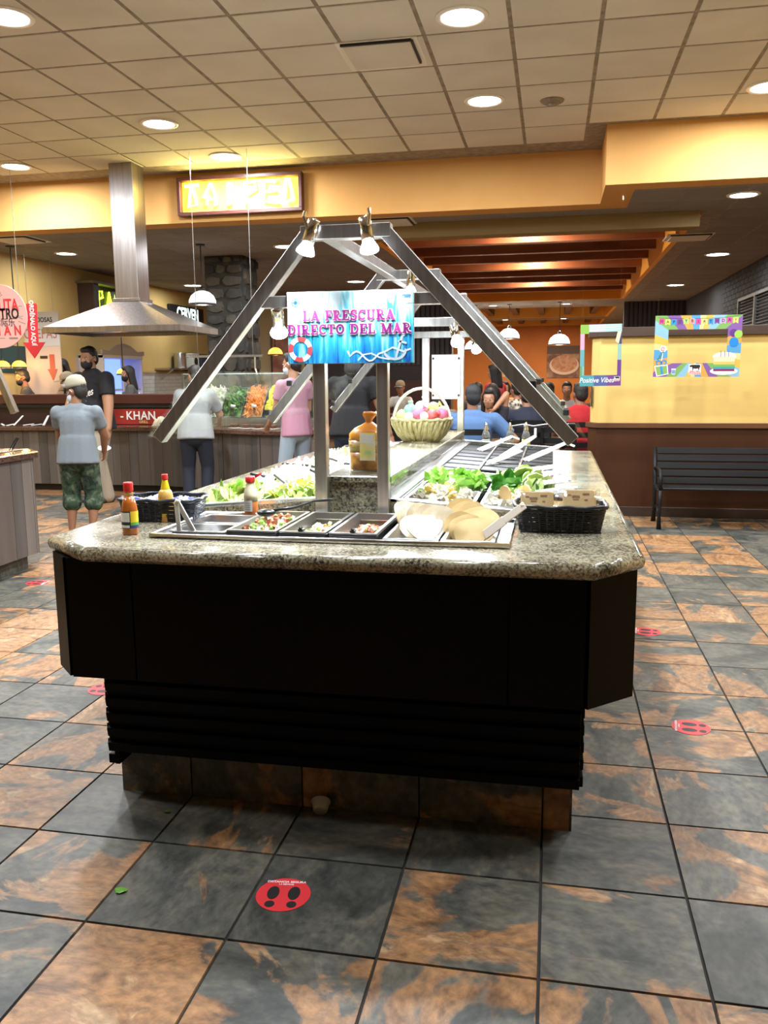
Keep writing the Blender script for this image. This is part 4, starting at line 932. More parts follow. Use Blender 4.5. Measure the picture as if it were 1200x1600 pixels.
for k,(x,y,r,lab) in enumerate(((-1.185,-.262,.020,'bright green lettuce scrap on a floor tile joint'),(-1.255,.18,.014,'small dull green scrap near the bar foot'))):
    m = MB(); n = 9; rr = random.Random(k+3); vs = [(0,0,.004)]+[(r*(1+.5*(rr.random()-.5))*math.cos(2*PI*i/n),r*.7*(1+.5*(rr.random()-.5))*math.sin(2*PI*i/n),.001+.006*rr.random()) for i in range(n)]
    o = m.add(vs,[(0,1+i,1+(i+1)%n) for i in range(n)]).build('lettuce_scrap', M('leaf_scrap%d'%k,((.10,.30,.02),(.08,.14,.02))[k],.4)); o.location = (x,y,0); tag(o,lab,'leaf')
# ------------------------------------------------------------------ left side: hood, signs, grill counter
hd = thing('extractor_hood','large brushed steel pyramid hood with square duct above the grill counter','hood',(0,0,0))
HS = M('hood_steel', (.42,.39,.38), .30, 1., var=(40,(.34,.31,.30),2,0,(1,1,.04)))
MB().box((-4.925,6.84,2.34),(-4.645,7.12,3.83)).build('duct', HS, hd, bevel=.003)
MB().box((-4.95,6.815,2.325),(-4.62,7.145,2.36)).build('collar', HS, hd, bevel=.003)
def frustum(a, b, z0, z1): 
    return MB().add([(a[0],a[1],z0),(a[2],a[1],z0),(a[2],a[3],z0),(a[0],a[3],z0),(b[0],b[1],z1),(b[2],b[1],z1),(b[2],b[3],z1),(b[0],b[3],z1)],[(0,1,5,4),(1,2,6,5),(2,3,7,6),(3,0,4,7)])
frustum((-5.60,6.40,-3.95,7.45),(-4.93,6.83,-4.64,7.13),2.03,2.33).build('canopy', HS, hd)
m = MB(); m.box((-5.60,6.40,1.965),(-3.95,6.412,2.03)).box((-5.60,7.438,1.965),(-3.95,7.45,2.03)).box((-5.60,6.412,1.965),(-5.588,7.438,2.03)).box((-3.962,6.412,1.965),(-3.95,7.438,2.03)); m.build('skirt', HS, hd)
MB().box((-5.588,6.412,2.0),(-3.962,7.438,2.008)).build('filter_plate', M('hood_dark', (.05,.05,.055), .35, .8), hd)

ns = thing('neon_sign','yellow neon sign reading TAIPEI in a maroon frame on the orange soffit','neon sign',(-3.612,7.49,3.552))
m = MB(); m.box((-.76,-.10,-.215),(.76,0,-.175)).box((-.76,-.10,.175),(.76,0,.215)).box((-.76,-.10,-.175),(-.72,0,.175)).box((.72,-.10,-.175),(.76,0,.175)); m.build('frame', M('maroon_frame',(.085,.022,.018),.35), ns, bevel=.004)
MB().box((-.72,-.03,-.175),(.72,0,.175)).build('backboard', M('neon_backboard',(.85,.62,.08),.5), ns)
NEON = M('neon_tube', (1,.95,.6), .3, emit=(1,.80,.22), es=22)
LET = {'T':[[(-.08,.10),(.07,.11)],[(-.01,.11),(-.045,-.10),(.045,-.08),(.0,.11)]],
 'A':[[(.0,.12),(-.085,-.02),(-.035,.0),(-.05,-.09)],[(.0,.12),(.05,-.02),(.04,-.10),(.075,-.07)],[(-.05,-.03),(.045,-.03)]],
 'I':[[(-.02,.11),(.02,.11),(.005,-.09),(-.02,-.10),(-.02,.11)]],
 'P':[[(-.04,-.10),(-.03,.10),(.06,.11),(.075,.04),(.0,.0),(-.03,.0)]],
 'E':[[(.08,.10),(-.04,.105),(-.055,-.08),(.09,-.10)],[(-.045,.01),(.065,.015)]],
 'J':[[(-.015,.12),(.02,.12),(.055,-.07),(-.01,-.10),(-.04,-.06),(-.015,.12)]]}
for k, c in enumerate('TAIPEJ'):
    m = MB()
    for st in LET[c]: m.tube([(-.575+k*.232+a*1.15, -.075, b*1.15) for a, b in st], .016, 7)
    m.build('neon_letter', NEON, ns, True)
ld = bpy.data.lights.new('neon_glow','AREA'); ld.shape = 'RECTANGLE'; ld.size = 1.3; ld.size_y = .3; ld.energy = 12; ld.color = (1,.85,.35); lo = bpy.data.objects.new('neon_glow', ld); C.objects.link(lo); lo.parent = ns; lo.location = (0,-.12,0); lo.rotation_euler = (-PI/2,0,0)
hr = thing('hanging_rail','thin steel rail hung on two wires beside the stone column','rail',(-3.52,6.6,1.69))
MB().box((-.42,-.012,-.012),(.42,.012,.012)).build('rail', STEEL, hr)
for x in (-.33,.31): MB().tube([(x,0,.012),(x,0,2.14)], .0035, 5).build('wire', STEEL, hr)
MB().tube([(.33,0,-.01),(.33,0,-.14),(.35,0,-.2)], .01, 6).build('hook', STEEL, hr)

PINK = M('pink_board', (.82,.46,.42), .5)
rs = thing('round_sign','round pink hanging sign reading DISFRUTA NUESTRO KHAN at the left edge','sign',(-6.19,6.5,2.165))
MB().prism(arc(0,0,.355,.355,0,360,48), 0, .012, Matrix.Rotation(PI/2,4,'X')).build('board', PINK, rs)
text('lettering','DISFRUTA', .19, RED, rs, (-.03,-.014,.115), bold=.004, sx=.66); text('lettering','NUESTRO', .165, BLK, rs, (-.01,-.014,.02), bold=.004, sx=.72)
text('lettering','天津际乐', .10, BLK, rs, (.02,-.014,-.075), sx=.9); [text('letter', c, .15, RED, rs, (-.165+.13*k,-.014,-.165), bold=.004, sx=.8) for k, c in enumerate('KHAN')]
text('lettering','MONGOLIAN GRILL', .022, BLK, rs, (.13,-.014,-.245)) if False else None
m = MB(); ribbon(m, [(-.05,.22),(.0,.235),(.03,.22),(.06,.235),(.03,.25)], .008, -.0135); ribbon(m, [(.0,.25),(.03,.27),(.05,.255)], .006, -.0135); ribbon(m, [(.22,.0),(.30,-.04),(.24,-.06),(.33,-.09)], .008, -.0135); ribbon(m, arc(.28,.05,.05,.06,60,300,8), .005, -.0135); ribbon(m, [(-.10,-.245),(.06,-.245)], .006, -.0135)
ribbon(m, [(.11,-.246),(.22,-.246)], .018, -.0135); m.build('sketch_print', M('sketch_brown',(.30,.20,.18),.6), rs)
for x in (-.25,.265): MB().tube([(x,0,.25),(x,0,1.665)], .003, 5).build('wire', STEEL, rs)
m = MB(); P_ = [(.33,.135),(.45,.135),(.46,.12),(.445,-.295),(.53,-.295),(.385,-.475),(.25,-.295),(.325,-.295)]
m.prism(P_, 0, .010, Matrix.Translation((0,.035,0)) @ Matrix.Rotation(PI/2,4,'X')).build('red_arrow', RED, rs)
text('lettering','ORDÉNALO AQUÍ', .075, WHITE, rs, (.392,.0235,-.08), (PI/2,PI/2,0), bold=.002, sx=.82)
cs = thing('hanging_crepe_sign','tall pale sign reading DELICIOSAS CREPAS with a small red arrow','sign',(-7.29,9.0,1.15))
MB().box((-.28,0,0),(.28,.02,1.27)).build('board', M('pale_board',(.62,.50,.40),.6), cs); MB().box((-.28,-.004,.78),(.28,0,1.27)).build('header', M('grey_board',(.55,.56,.56),.6), cs)
text('lettering','DELICIOSAS', .095, BLK, cs, (-.03,-.006,1.15), bold=.002, sx=.85); text('lettering','CREPAS', .20, M('crepe_red',(.42,.14,.10),.5), cs, (-.02,-.006,.95), sx=.78)
m = MB(); poly(m, [(.10,.66),(.18,.66),(.18,.45),(.22,.45),(.14,.28),(.06,.45),(.10,.45)], -.005); m.build('arrow_print', M('arrow_brick',(.50,.10,.06),.5), cs); MB().box((-.05,-.006,.60),(.07,-.004,.64)).build('caption_bar', BLK, cs)

for x in (-.2,.2): MB().tube([(x,.01,1.27),(x,.01,2.13)], .003, 5).build('wire', STEEL, cs)
# neon shop sign and second sign on the left wall
ps = thing('shop_sign','dark boxed shop sign with lime neon letters PAN above the kitchen','neon sign',(-7.9,11.72,2.62))
MB().box((0,-.62,0),(.16,.62,.42)).build('board', M('sign_dark',(.05,.05,.03),.5), ps); MB().box((0,-.66,-.08),(.30,-.48,.44)).build('end_post', DARKW, ps, bevel=.01); MB().box((0,-.70,.42),(.34,.66,.46)).build('cornice', M('cornice_olive',(.16,.14,.07),.5), ps)
for k, c in enumerate('PAN'):
    m = MB(); seg = {'P':[[(0,0),(0,.26),(.13,.26),(.15,.16),(0,.12)]],'A':[[(0,0),(.09,.26),(.18,0)],[(.04,.1),(.14,.1)]],'N':[[(0,0),(0,.26),(.15,0),(.15,.26)]]}[c]
    for st in seg: m.tube([(.18,-.30+k*.28+a,.07+b) for a, b in st], .018, 6)
    m.build('neon_letter', M('lime_neon',(.8,1,.1),.4,emit=(.62,.95,.03),es=5), ps, True)
vs_ = thing('shop_sign','black sign with white letters CERVEN above the kitchen shelf','sign',(-7.88,15.32,2.68)); MB().box((0,-.85,-.03),(.06,.85,.30)).build('board', BLK, vs_)
text('lettering','CERVEN', .33, M('lit_letters',(.9,1,.98),.5,emit=(.8,1,.97),es=1.2), vs_, (.066,0,.13), (PI/2,0,PI/2), bold=.012, sx=.92)

# kitchen along the left wall
tl = bpy.data.objects['wall_left']
wtm = bpy.data.materials.new('white_wall_tile'); wtm.use_nodes = True; nt = wtm.node_tree; bk = nd(nt,'ShaderNodeTexBrick'); tc = nd(nt,'ShaderNodeTexCoord'); mp = nd(nt,'ShaderNodeMapping'); mp.inputs['Rotation'].default_value = (0,PI/2,PI/2)
sx_ = nd(nt,'ShaderNodeSeparateXYZ'); cb = nd(nt,'ShaderNodeCombineXYZ'); nt.links.new(tc.outputs['Object'], sx_.inputs[0]); nt.links.new(sx_.outputs[1], cb.inputs[0]); nt.links.new(sx_.outputs[2], cb.inputs[1]); nt.links.new(cb.outputs[0], bk.inputs[0])
bk.inputs['Color1'].default_value = (.62,.66,.66,1); bk.inputs['Color2'].default_value = (.56,.60,.60,1); bk.inputs['Mortar'].default_value = (.40,.42,.42,1); bk.inputs['Scale'].default_value = 1.0; bk.inputs['Brick Width'].default_value = .30; bk.inputs['Row Height'].default_value = .075; bk.inputs['Mortar Size'].default_value = .005
nt.links.new(bk.outputs[0], nt.nodes['Principled BSDF'].inputs[0]); nt.nodes['Principled BSDF'].inputs['Roughness'].default_value = .15
MB().box((-7.9,9.9,.0),(-7.885,17.0,1.56)).build('tile_panel', wtm, tl); MB().box((-7.9,9.9,1.56),(-7.86,17,1.60)).build('tile_capping', M('capping_tan',(.5,.4,.2),.5), tl)
MB().box((-7.9,8.6,1.55),(-7.88,9.6,1.95)).build('teal_panel', M('dark_teal',(.02,.05,.05),.4), tl)
fg = thing('display_cooler','glowing blue lit display cooler with carved cornice in the kitchen','cooler',(-7.86,11.6,0))
FW = M('cooler_white',(.55,.52,.48),.4)
m = MB(); m.box((0,-.70,0),(.45,-.66,1.85)).box((0,.66,0),(.45,.70,1.85)).box((0,-.70,1.80),(.46,.70,1.86)).box((0,-.66,0),(.45,.66,.75)).box((.42,-.03,.75),(.45,.03,1.8)); m.build('case', FW, fg, bevel=.004)
MB().prism([(-.74,0),(.74,0),(.74,.08),(.5,.06),(.25,.16),(0,.2),(-.25,.16),(-.5,.06),(-.74,.08)], 0, .04, Matrix.Translation((.43,0,1.86)) @ Matrix.Rotation(PI/2,4,'Z') @ Matrix.Rotation(PI/2,4,'X')).build('carved_cornice', M('cornice_brown',(.30,.24,.18),.5), fg)
MB().box((.01,-.66,.75),(.03,.66,1.8)).build('lit_back', M('blue_glow',(.1,.2,.9),.5,emit=(.16,.26,1),es=2.2), fg); MB().box((.05,-.66,1.24),(.40,.66,1.27)).build('shelf', FW, fg)
MB().box((.35,-.62,.78),(.40,.62,1.2)).build('white_stock', M('lit_white',(.9,.9,.95),.5,emit=(.9,.9,1),es=.8), fg)
ks = thing('wall_shelf','long narrow kitchen shelf above the white tiles','shelf',(-7.88,15.1,1.63)); MB().box((0,-1.35,0),(.32,1.35,.03)).build('board', STEEL, ks)
for y in (-1.1,0,1.1): MB().bar((.01,y,-.2),(.28,y,0),.025).build('bracket', STEEL, ks)
t = thing('stock_pot','tall steel stock pot on the kitchen shelf','pot',(-7.72,14.6,1.661)); MB().lathe([(0,0),(.13,0),(.135,.01),(.135,.30),(.145,.305),(.145,.315),(0,.32)],20).build('pot', STEEL2, t, True); MB().tube([(.13,-.04,.22),(.17,-.04,.22),(.17,.04,.22),(.13,.04,.22)],.008,6).build('handle', STEEL2, t)
for k,(y,c,lab) in enumerate(((15.15,(.62,.64,.6),'pale box with dark drawing on the kitchen shelf'),(15.6,(.03,.04,.06),'dark box at the right of the kitchen shelf'))):
    t = thing('storage_box',lab,'box',(-7.72,y,1.661)); MB().box((-.12,-.17,0),(.12,.17,.28)).build('carton', M('carton%d'%k,c,.6), t, bevel=.01); MB().box((-.125,-.175,.28),(.125,.175,.31)).build('lid', M('carton%d'%k,c,.6), t, bevel=.01)
    if k == 0: MB().ell((.122,0,.14),(.003,.09,.09)).build('print', BLK, t)

# stone column
col = struct(MB().box((-5.25,10.22,-.02),(-4.64,10.84,3.29)).build('column', M('column_mortar',(.05,.047,.04),.9)))
STONES = [M('stone_%d'%k, c, .8, var=(6,tuple(v*.6 for v in c),5,.5), bump=(14,.5)) for k, c in enumerate(((.10,.09,.07),(.07,.067,.06),(.125,.105,.075),(.05,.049,.047)))]
rr = random.Random(5)
def stones(w, mx):
    z = .02
    while z < 3.2:
        h = .16+rr.random()*.14; h = min(h, 3.27-z); x = 0
        while x < w-.02:
            sw = min(.15+rr.random()*.2, w-x); sw = w-x if w-x-sw < .1 else sw
            n = 9; pts = []
            for k in range(n):
                a = 2*PI*k/n+.2*rr.random(); c, s_ = math.cos(a), math.sin(a); q = (abs(c)**4+abs(s_)**4)**(-.25)
                pts.append((x+sw/2+(sw/2-.008)*c*q*(.88+.12*rr.random()), z+h/2+(h/2-.008)*s_*q*(.88+.12*rr.random())))
            t_ = .02+.03*rr.random(); cx, cy = sum(p[0] for p in pts)/n, sum(p[1] for p in pts)/n
            vs = [mx @ Vector((p[0],0,p[1])) for p in pts]+[mx @ Vector((cx+(p[0]-cx)*.86,-t_,cy+(p[1]-cy)*.86)) for p in pts]+[mx @ Vector((cx,-t_*1.15,cy))]
            MB().add(vs,[(i,(i+1)%n,n+(i+1)%n,n+i) for i in range(n)]+[(n+i,n+(i+1)%n,2*n) for i in range(n)]).build('stone', STONES[rr.randrange(4)], col)
            x += sw
        z += h
stones(.61, Matrix.Translation((-5.25,10.22,0))); stones(.62, Matrix.Translation((-4.64,10.22,0)) @ Matrix.Rotation(PI/2,4,'Z'))

# pendants
def dome_pendant(x, y, z, r, top, label, col, emit, es, watts=0, grp='white dome pendants', lc=(1,1,1)):
    t = thing('pendant_lamp', label, 'pendant lamp', (x,y,z), group=grp)
    MB().lathe([(r,0),(r*.98,r*.28),(r*.82,r*.62),(r*.5,r*.88),(r*.18,r*.98),(r*.16,r*.95),(r*.46,r*.84),(r*.78,r*.58),(r*.94,r*.26),(r*.96,0)],26).build('shade', M(grp.replace(' ','_')[:14]+'_shade',col,.4,emit=emit,es=es), t, True)
    MB().lathe([(r*1.0,-.01),(r*1.03,0),(r*1.0,.015)],26).build('shade_rim', M('pendant_rim',(.1,.1,.1),.4), t, True)
    MB().lathe([(r*.2,r*.95),(r*.17,r*1.15),(.015,r*1.3)],14).build('cap', BLK, t, True); MB().tube([(0,0,r*1.2),(0,0,top-z)],.008,6).build('cord', BLK, t)
    MB().lathe([(0,top-z-.02),(.06,top-z-.015),(.065,top-z)],14).build('ceiling_rose', BLK, t)
    MB().ell((0,0,r*.35),(r*.3,r*.3,r*.35)).build('bulb', M('pendant_bulb',(1,1,1),.5,emit=(1,.95,.9),es=12), t, True)
    if watts:
        ld = bpy.data.lights.new('glow','POINT'); ld.energy = watts; ld.shadow_soft_size = r*.4; ld.color = lc; lo = bpy.data.objects.new('glow',ld); C.objects.link(lo); lo.parent = t; lo.location = (0,0,-.06)
dome_pendant(-4.83,9.1,2.47,.19,H2,'white dome pendant lamp in front of the stone column',(.9,.9,.88),(1,1,1),1.5,14)
for x, y, z, lab in ((-1.15,20.5,2.40,'white dome pendant over the dining room, left one'),(.14,20.2,2.22,'white dome pendant beside the food picture'),(-2.05,20.5,2.12,'white dome pendant seen between the far steel posts')):
    dome_pendant(x,y,z,.27,H2,lab,(.9,.88,.82),(1,.95,.88),1.6,30,lc=(1,.9,.75))
for x, y, z, r, top, lab in ((-6.9,10.6,1.52,.10,3.28,'orange glass pendant lamp in front of the white kitchen tiles'),(-7.42,8.6,1.62,.10,3.28,'orange glass pendant at the left, right one of two'),(-7.68,8.6,1.62,.10,3.28,'orange glass pendant at the left picture edge'),(-5.25,13.5,1.88,.14,3.28,'orange pendant lamp in front of the tan rear wall')):
    dome_pendant(x,y,z,r,top,lab,(.9,.4,.05),(1,.36,.03),5,6,'orange glass pendants',(1,.55,.2))

# grill counter clad in grey planks
PLK = [M('plank_%d'%k, c, .6, var=(4,tuple(v*.72 for v in c),6,.6,(1,1,.1))) for k, c in enumerate(((.17,.145,.125),(.125,.11,.10),(.205,.175,.155),(.15,.12,.105),(.10,.09,.083)))]
def clad(root, pts, z0, z1, wmin, wmax, seed, name='plank'):
    rr = random.Random(seed); acc = 0
    for (ax,ay),(bx,by) in zip(pts, pts[1:]):
        a, b = Vector((ax,ay,0)), Vector((bx,by,0)); L_ = (b-a).length; d = (b-a)/L_; n_ = Vector((d.y,-d.x,0)); s = 0
        while s < L_-.01:
            w = min(wmin+rr.random()*(wmax-wmin), L_-s); p, q = a+d*(s+.002), a+d*(s+w-.002); t_ = .018+.006*rr.random()
            vs = [(*(u+n_*k).xy, z) for z in (z0,z1) for u, k in ((p,0),(q,0),(q,t_),(p,t_))]
            MB().add(vs,[(0,1,2,3),(4,7,6,5),(0,4,5,1),(1,5,6,2),(2,6,7,3),(3,7,4,0)]).build(name, PLK[rr.randrange(5)], root); s += w
gc = thing('grill_counter','long grill counter clad in grey upright planks on the left','counter',(0,0,0))
front = [(-7.88,7.74),(-5.0,7.74),(-4.45,7.62),(-3.9,7.38),(-3.35,7.16),(-3.05,7.12),(-2.86,7.22),(-2.78,7.42),(-2.78,8.1)]
MB().prism(front+[(-7.88,8.1)], .10, .79).build('carcass', DARKW, gc)
MB().prism([(x+.03 if x > -3 else x, y+.06) for x, y in front]+[(-7.88,8.1)], 0, .10).build('plinth', BLK, gc)
clad(gc, front, .09, .785, .09,.17, 11)
off = [(-7.88,7.66),(-5.0,7.66),(-4.47,7.54),(-3.93,7.30),(-3.38,7.08),(-3.03,7.03),(-2.79,7.16),(-2.69,7.40),(-2.69,8.2)]
MB().prism(off+[(-7.88,8.2)], .79, .842).build('counter_top', M('brown_granite',(.06,.028,.022),.15,var=(60,(.13,.075,.055),4)), gc, bevel=.006)
pp = thing('grill_parapet','maroon wooden parapet with red KHAN panel behind the grill counter','parapet',(0,0,0))
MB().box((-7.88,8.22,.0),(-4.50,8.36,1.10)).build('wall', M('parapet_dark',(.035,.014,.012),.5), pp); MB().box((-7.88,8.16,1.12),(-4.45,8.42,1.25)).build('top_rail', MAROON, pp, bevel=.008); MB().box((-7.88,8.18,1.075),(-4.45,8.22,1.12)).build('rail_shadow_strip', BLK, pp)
MB().box((-6.1,8.19,.85),(-4.5,8.22,1.05)).build('red_panel', M('red_banner',(.34,.025,.02),.45,var=(3,(.24,.012,.012),4)), pp); [text('letter', c, .155, M('banner_white',(.8,.76,.7),.5), pp, (-5.66+k*.108+(.03 if k > 4 else 0),8.184,.96), bold=.003, sx=.95) for k, c in enumerate('-KHAN-')]; text('lettering','GRILL', .05, M('banner_gold',(.6,.42,.12),.5), pp, (-5.35,8.184,.88), bold=.001)
for k in range(11):
    x = -7.75+k*.13+random.uniform(-.03,.03); y = 7.80+random.uniform(0,.12)
    t = thing('serving_tongs','white utensil handle lying on the grill counter at the left','tongs',(x,y,.846),(0,0,random.uniform(-.8,.8)),'white utensils on the grill counter')
    MB().bar((0,-.08,.006),(0,.06,.02 if k%3 else .13),.022,.010).build('arm', WHITEP, t, bevel=.002); MB().bar((.014,-.08,.006),(.006,.06,.02 if k%3 else .13),.018,.010).build('arm', WHITEP, t, bevel=.002)
t = thing('foil_dish','crumpled pale cloth on the counter beside the red panel','cloth',(-4.98,7.95,.845)); grid_heap(.22,.18,.10,77,10,.05).build('cloth', M('pale_cloth',(.6,.52,.36),.7), t, True)
# vegetable display
vd = thing('vegetable_display','steel display stand with tilted bins and glass on the grill counter','display stand',(-3.70,8.02,.843))
MB().box((-.80,-.1,0),(.80,.42,.10)).box((-.80,.34,.10),(.80,.42,.48)).build('stand', STEEL, vd, bevel=.004)
MB().box((-.86,-.30,.12),(.86,-.292,.66)).build('glass_front', GLASS, vd); MB().box((-.86,-.305,.655),(.86,-.287,.665)).build('glass_edge', M('glass_edge',(.5,.6,.58),.2), vd)
for x in (-.85,.85): MB().box((x-.01,-.31,0),(x+.01,-.285,.67)).build('upright', STEEL, vd)
for k,(x,ms,kd,nm,lab,sz) in enumerate(((-.60,[F_WHITE,F_WHITE],'strip','bean_sprout_heap','white bean sprouts in the first tilted bin by the frame leg',.03),(-.32,[M('parsley',(.04,.14,.03),.6,var=(20,(.14,.30,.06),3)),F_DKG],'leaf','parsley_heap','dark green herbs in the second tilted bin',.045),(-.04,[F_CAR,F_CAR],'strip','carrot_heap','shredded orange carrots in the third tilted bin',.03),(.26,[F_LEM,F_LEM],'cube','pineapple_heap','yellow pineapple pieces in the fourth tilted bin',.05),(.52,[F_WHITE,M('onion_pale',(.62,.66,.55),.4)],'slice','onion_heap','pale onion slices in the fifth tilted bin',.05))):
    t = thing('vegetable_bin','tilted steel bin holding '+lab.split(' in ')[0],'bin',(-3.70+x,8.12,1.13),(.85,0,0),'tilted steel vegetable bins'); 
    m = MB(); m.box((-.125,-.24,-.06),(.125,.24,-.05)).box((-.128,-.24,-.06),(-.122,.24,.02)).box((.122,-.24,-.06),(.128,.24,.02)).box((-.125,-.245,-.06),(.125,-.238,.02)).box((-.125,.238,-.06),(.125,.245,.02)); m.build('tray', STEEL2, t)
    m = grid_heap(.23,.46,.06,500+k,12,.03); m.cur = 0; chunks(m,.22,.45,.03,130,sz,600+k,kd,.03); m.cur = 1; chunks(m,.2,.42,.05,40,sz,700+k,kd,.03)
    o = m.build(nm, ms); o.location = (-3.70+x,8.12,1.13); o.rotation_euler = (.85,0,0); tag(o,lab,'vegetables',None,'stuff')
    sc = thing('scoop','small white scoop handle sticking out of the bin with '+lab.split(' in ')[0],'scoop',(-3.70+x+.05,7.90,1.10),(.4,.2,.3)); MB().box((-.03,-.02,-.012),(.03,.02,.012)).build('scoop_head', WHITEP, sc, bevel=.004); MB().bar((0,0,0),(.02,-.02,-.09),.012,.008).build('handle', BLK, sc)
for k,(x,y) in enumerate(((-3.80,7.50),(-3.62,7.42),(-3.45,7.36),(-3.25,7.34))):
    t = thing('sauce_bowl','brown bowl on a pale plate, %s from the woman in jeans' % ('nearest','second','third','farthest')[k],'bowl',(x,y,.843)); MB().lathe([(0,0),(.075,0),(.085,.008),(.0,.012)],18).build('plate', M('plate_cream',(.66,.6,.5),.4), t, True); MB().lathe([(.03,.012),(.06,.05),(.064,.052),(.055,.046),(.02,.018),(0,.018)],18).build('bowl', M('bowl_brown',(.16,.07,.03),.4), t, True)

# near left island
il = thing('salad_island','grey planked island with brown granite top at the left edge','counter',(0,0,0))
ipts = [(-6.2,1.9),(-4.1,1.9),(-3.93,2.05),(-3.93,3.52),(-4.1,3.70),(-6.2,3.70)]
MB().prism(ipts, .12, .86).build('carcass', DARKW, il); clad(il, [(-4.1,1.9),(-3.93,2.05),(-3.93,3.52),(-4.1,3.70)], .12, .855, .09,.15, 31)
MB().prism([(-6.2,1.95),(-4.13,1.95),(-3.98,2.1),(-3.98,3.47),(-4.13,3.64),(-6.2,3.64)], 0, .12).build('plinth', SLATE, il)
MB().prism([(-6.25,1.85),(-4.08,1.85),(-3.87,2.02),(-3.87,3.55),(-4.08,3.75),(-6.25,3.75)], .862, .912).build('counter_top', M('brown_granite',(.06,.028,.022),.15,var=(60,(.13,.075,.055),4)), il, bevel=.008)
t = thing('food_pan','steel pan edge with white label on the left island','food pan',(-4.22,3.42,.915)); pan_mesh(.34,.4,.0,STEEL2,.02).build('pan', STEEL2, t); MB().box((-.03,-.02,.002),(.05,.02,.05)).build('white_card', WHITE, t)
t = thing('serving_tongs','black tongs leaning on the left island pan','tongs',(-4.06,3.46,.92)); MB().bar((0,0,0),(.06,.02,.10),.016,.006).build('arm', BT, t); MB().bar((.01,.02,0),(.07,.03,.10),.016,.006).build('arm', BT, t)
gl = thing('sneeze_guard_frame','slanted steel guard leg with glass above the left island','steel frame',(0,0,0)); MB().bar((-4.05,3.30,1.66),(-3.875,3.30,1.215),.045,.045,(0,1,0)).build('leg', STEEL, gl); MB().bar((-4.05,3.30,1.66),(-4.5,3.30,1.66),.045,.045,(0,1,0)).build('top_bar', STEEL, gl); MB().box((-4.52,3.28,.912),(-4.48,3.32,1.66)).build('post', STEEL, gl)
MB().add([(-3.87,2.0,1.24),(-3.87,3.27,1.24),(-3.98,3.27,1.52),(-3.98,2.0,1.52)],[(0,1,2,3)]).build('glass_pane', GLASS, gl)

# ------------------------------------------------------------------ right side: bench, photo frames, dining room
bn = thing('park_bench','black slatted bench with iron ends against the brown wainscot','bench',(1.02,5.95,0))
bs = MB().box((0,-.012,-.032),(1.75,.012,.032)).mesh('slat', BLACKW, bevel=.005); ss = MB().box((0,-.035,-.010),(1.75,.035,.010)).mesh('slat', BLACKW, bevel=.005)
for k in range(5): obj('slat', bs, bn, (.02,.45+.024*k-.02,.415+k*.072), (-.25,0,0))
for k in range(5): obj('slat', ss, bn, (.02,.03+.082*k,.385-.004*k))
for x in (0,1.75):
    e_ = MB(); e_.tube([(x,0,0),(x,.015,.12),(x,-.01,.25),(x,.0,.37)], [.024,.016,.016,.02], 8); e_.tube([(x,.47,0),(x,.42,.15),(x,.44,.3),(x,.44,.40),(x,.56,.735)], [.024,.017,.017,.02,.018], 8); e_.tube([(x,0,.365),(x,.22,.35),(x,.44,.37)], .016, 8); e_.tube([(x,.48,.53),(x,.3,.56),(x,.08,.55),(x,.01,.50),(x,.0,.37)], .016, 8); e_.tube([(x,.06,.14),(x,.22,.20),(x,.40,.15)], .012, 8)
    e_.build('iron_end', BLACKW, bn, True)

def ray_print():
    m = bpy.data.materials.new('ray_print'); m.use_nodes = True; nt = m.node_tree; L = nt.links.new; b = nt.nodes['Principled BSDF']; tc = nd(nt,'ShaderNodeTexCoord'); s = nd(nt,'ShaderNodeSeparateXYZ'); L(tc.outputs['Object'], s.inputs[0])
    z = nd(nt,'ShaderNodeMath', operation='SUBTRACT'); z.inputs[1].default_value = -.05; L(s.outputs[2], z.inputs[0])
    a = nd(nt,'ShaderNodeMath', operation='ARCTAN2'); L(z.outputs[0], a.inputs[0]); L(s.outputs[0], a.inputs[1])
    q = nd(nt,'ShaderNodeMath', operation='MULTIPLY_ADD'); q.inputs[1].default_value = 4/(2*PI); q.inputs[2].default_value = 10.03; L(a.outputs[0], q.inputs[0])
    f = nd(nt,'ShaderNodeMath', operation='FRACT'); L(q.outputs[0], f.inputs[0]); cr = nd(nt,'ShaderNodeValToRGB'); cr.color_ramp.interpolation = 'CONSTANT'
    ramp(cr, [(0,(.09,.32,.58)),(.16,(.66,.34,.07)),(.32,(.21,.10,.33)),(.48,(.19,.38,.10)),(.62,(.24,.46,.62)),(.78,(.66,.44,.08)),(.9,(.66,.58,.26))]); L(f.outputs[0], cr.inputs[0]); L(cr.outputs[0], b.inputs[0]); b.inputs['Roughness'].default_value = .4; return m
bf = thing('birthday_frame','colourful HAPPY BIRTHDAY photo frame with cake and balloons','photo frame',(1.342,6.3,1.715),(0,.006,0))
RAY = ray_print(); ix0, ix1, iz0, iz1, ox, oz = -.268,.268,-.158,.158,.392,.288
for a, b in (((-ox,iz1),(ox,oz)),((-ox,-oz),(ox,iz0)),((-ox,iz0),(ix0,iz1)),((ix1,iz0),(ox,iz1))): MB().box((a[0],0,a[1]),(b[0],.012,b[1])).build('board', RAY, bf)
fc = [(.62,.05,.25),(.80,.74,.12),(.03,.25,.60),(.13,.05,.22),(.35,.60,.18),(.85,.30,.30),(.62,.05,.25),(.82,.68,.2),(.03,.25,.60),(.16,.06,.30),(.55,.32,.60),(.62,.05,.35),(.86,.72,.12)]
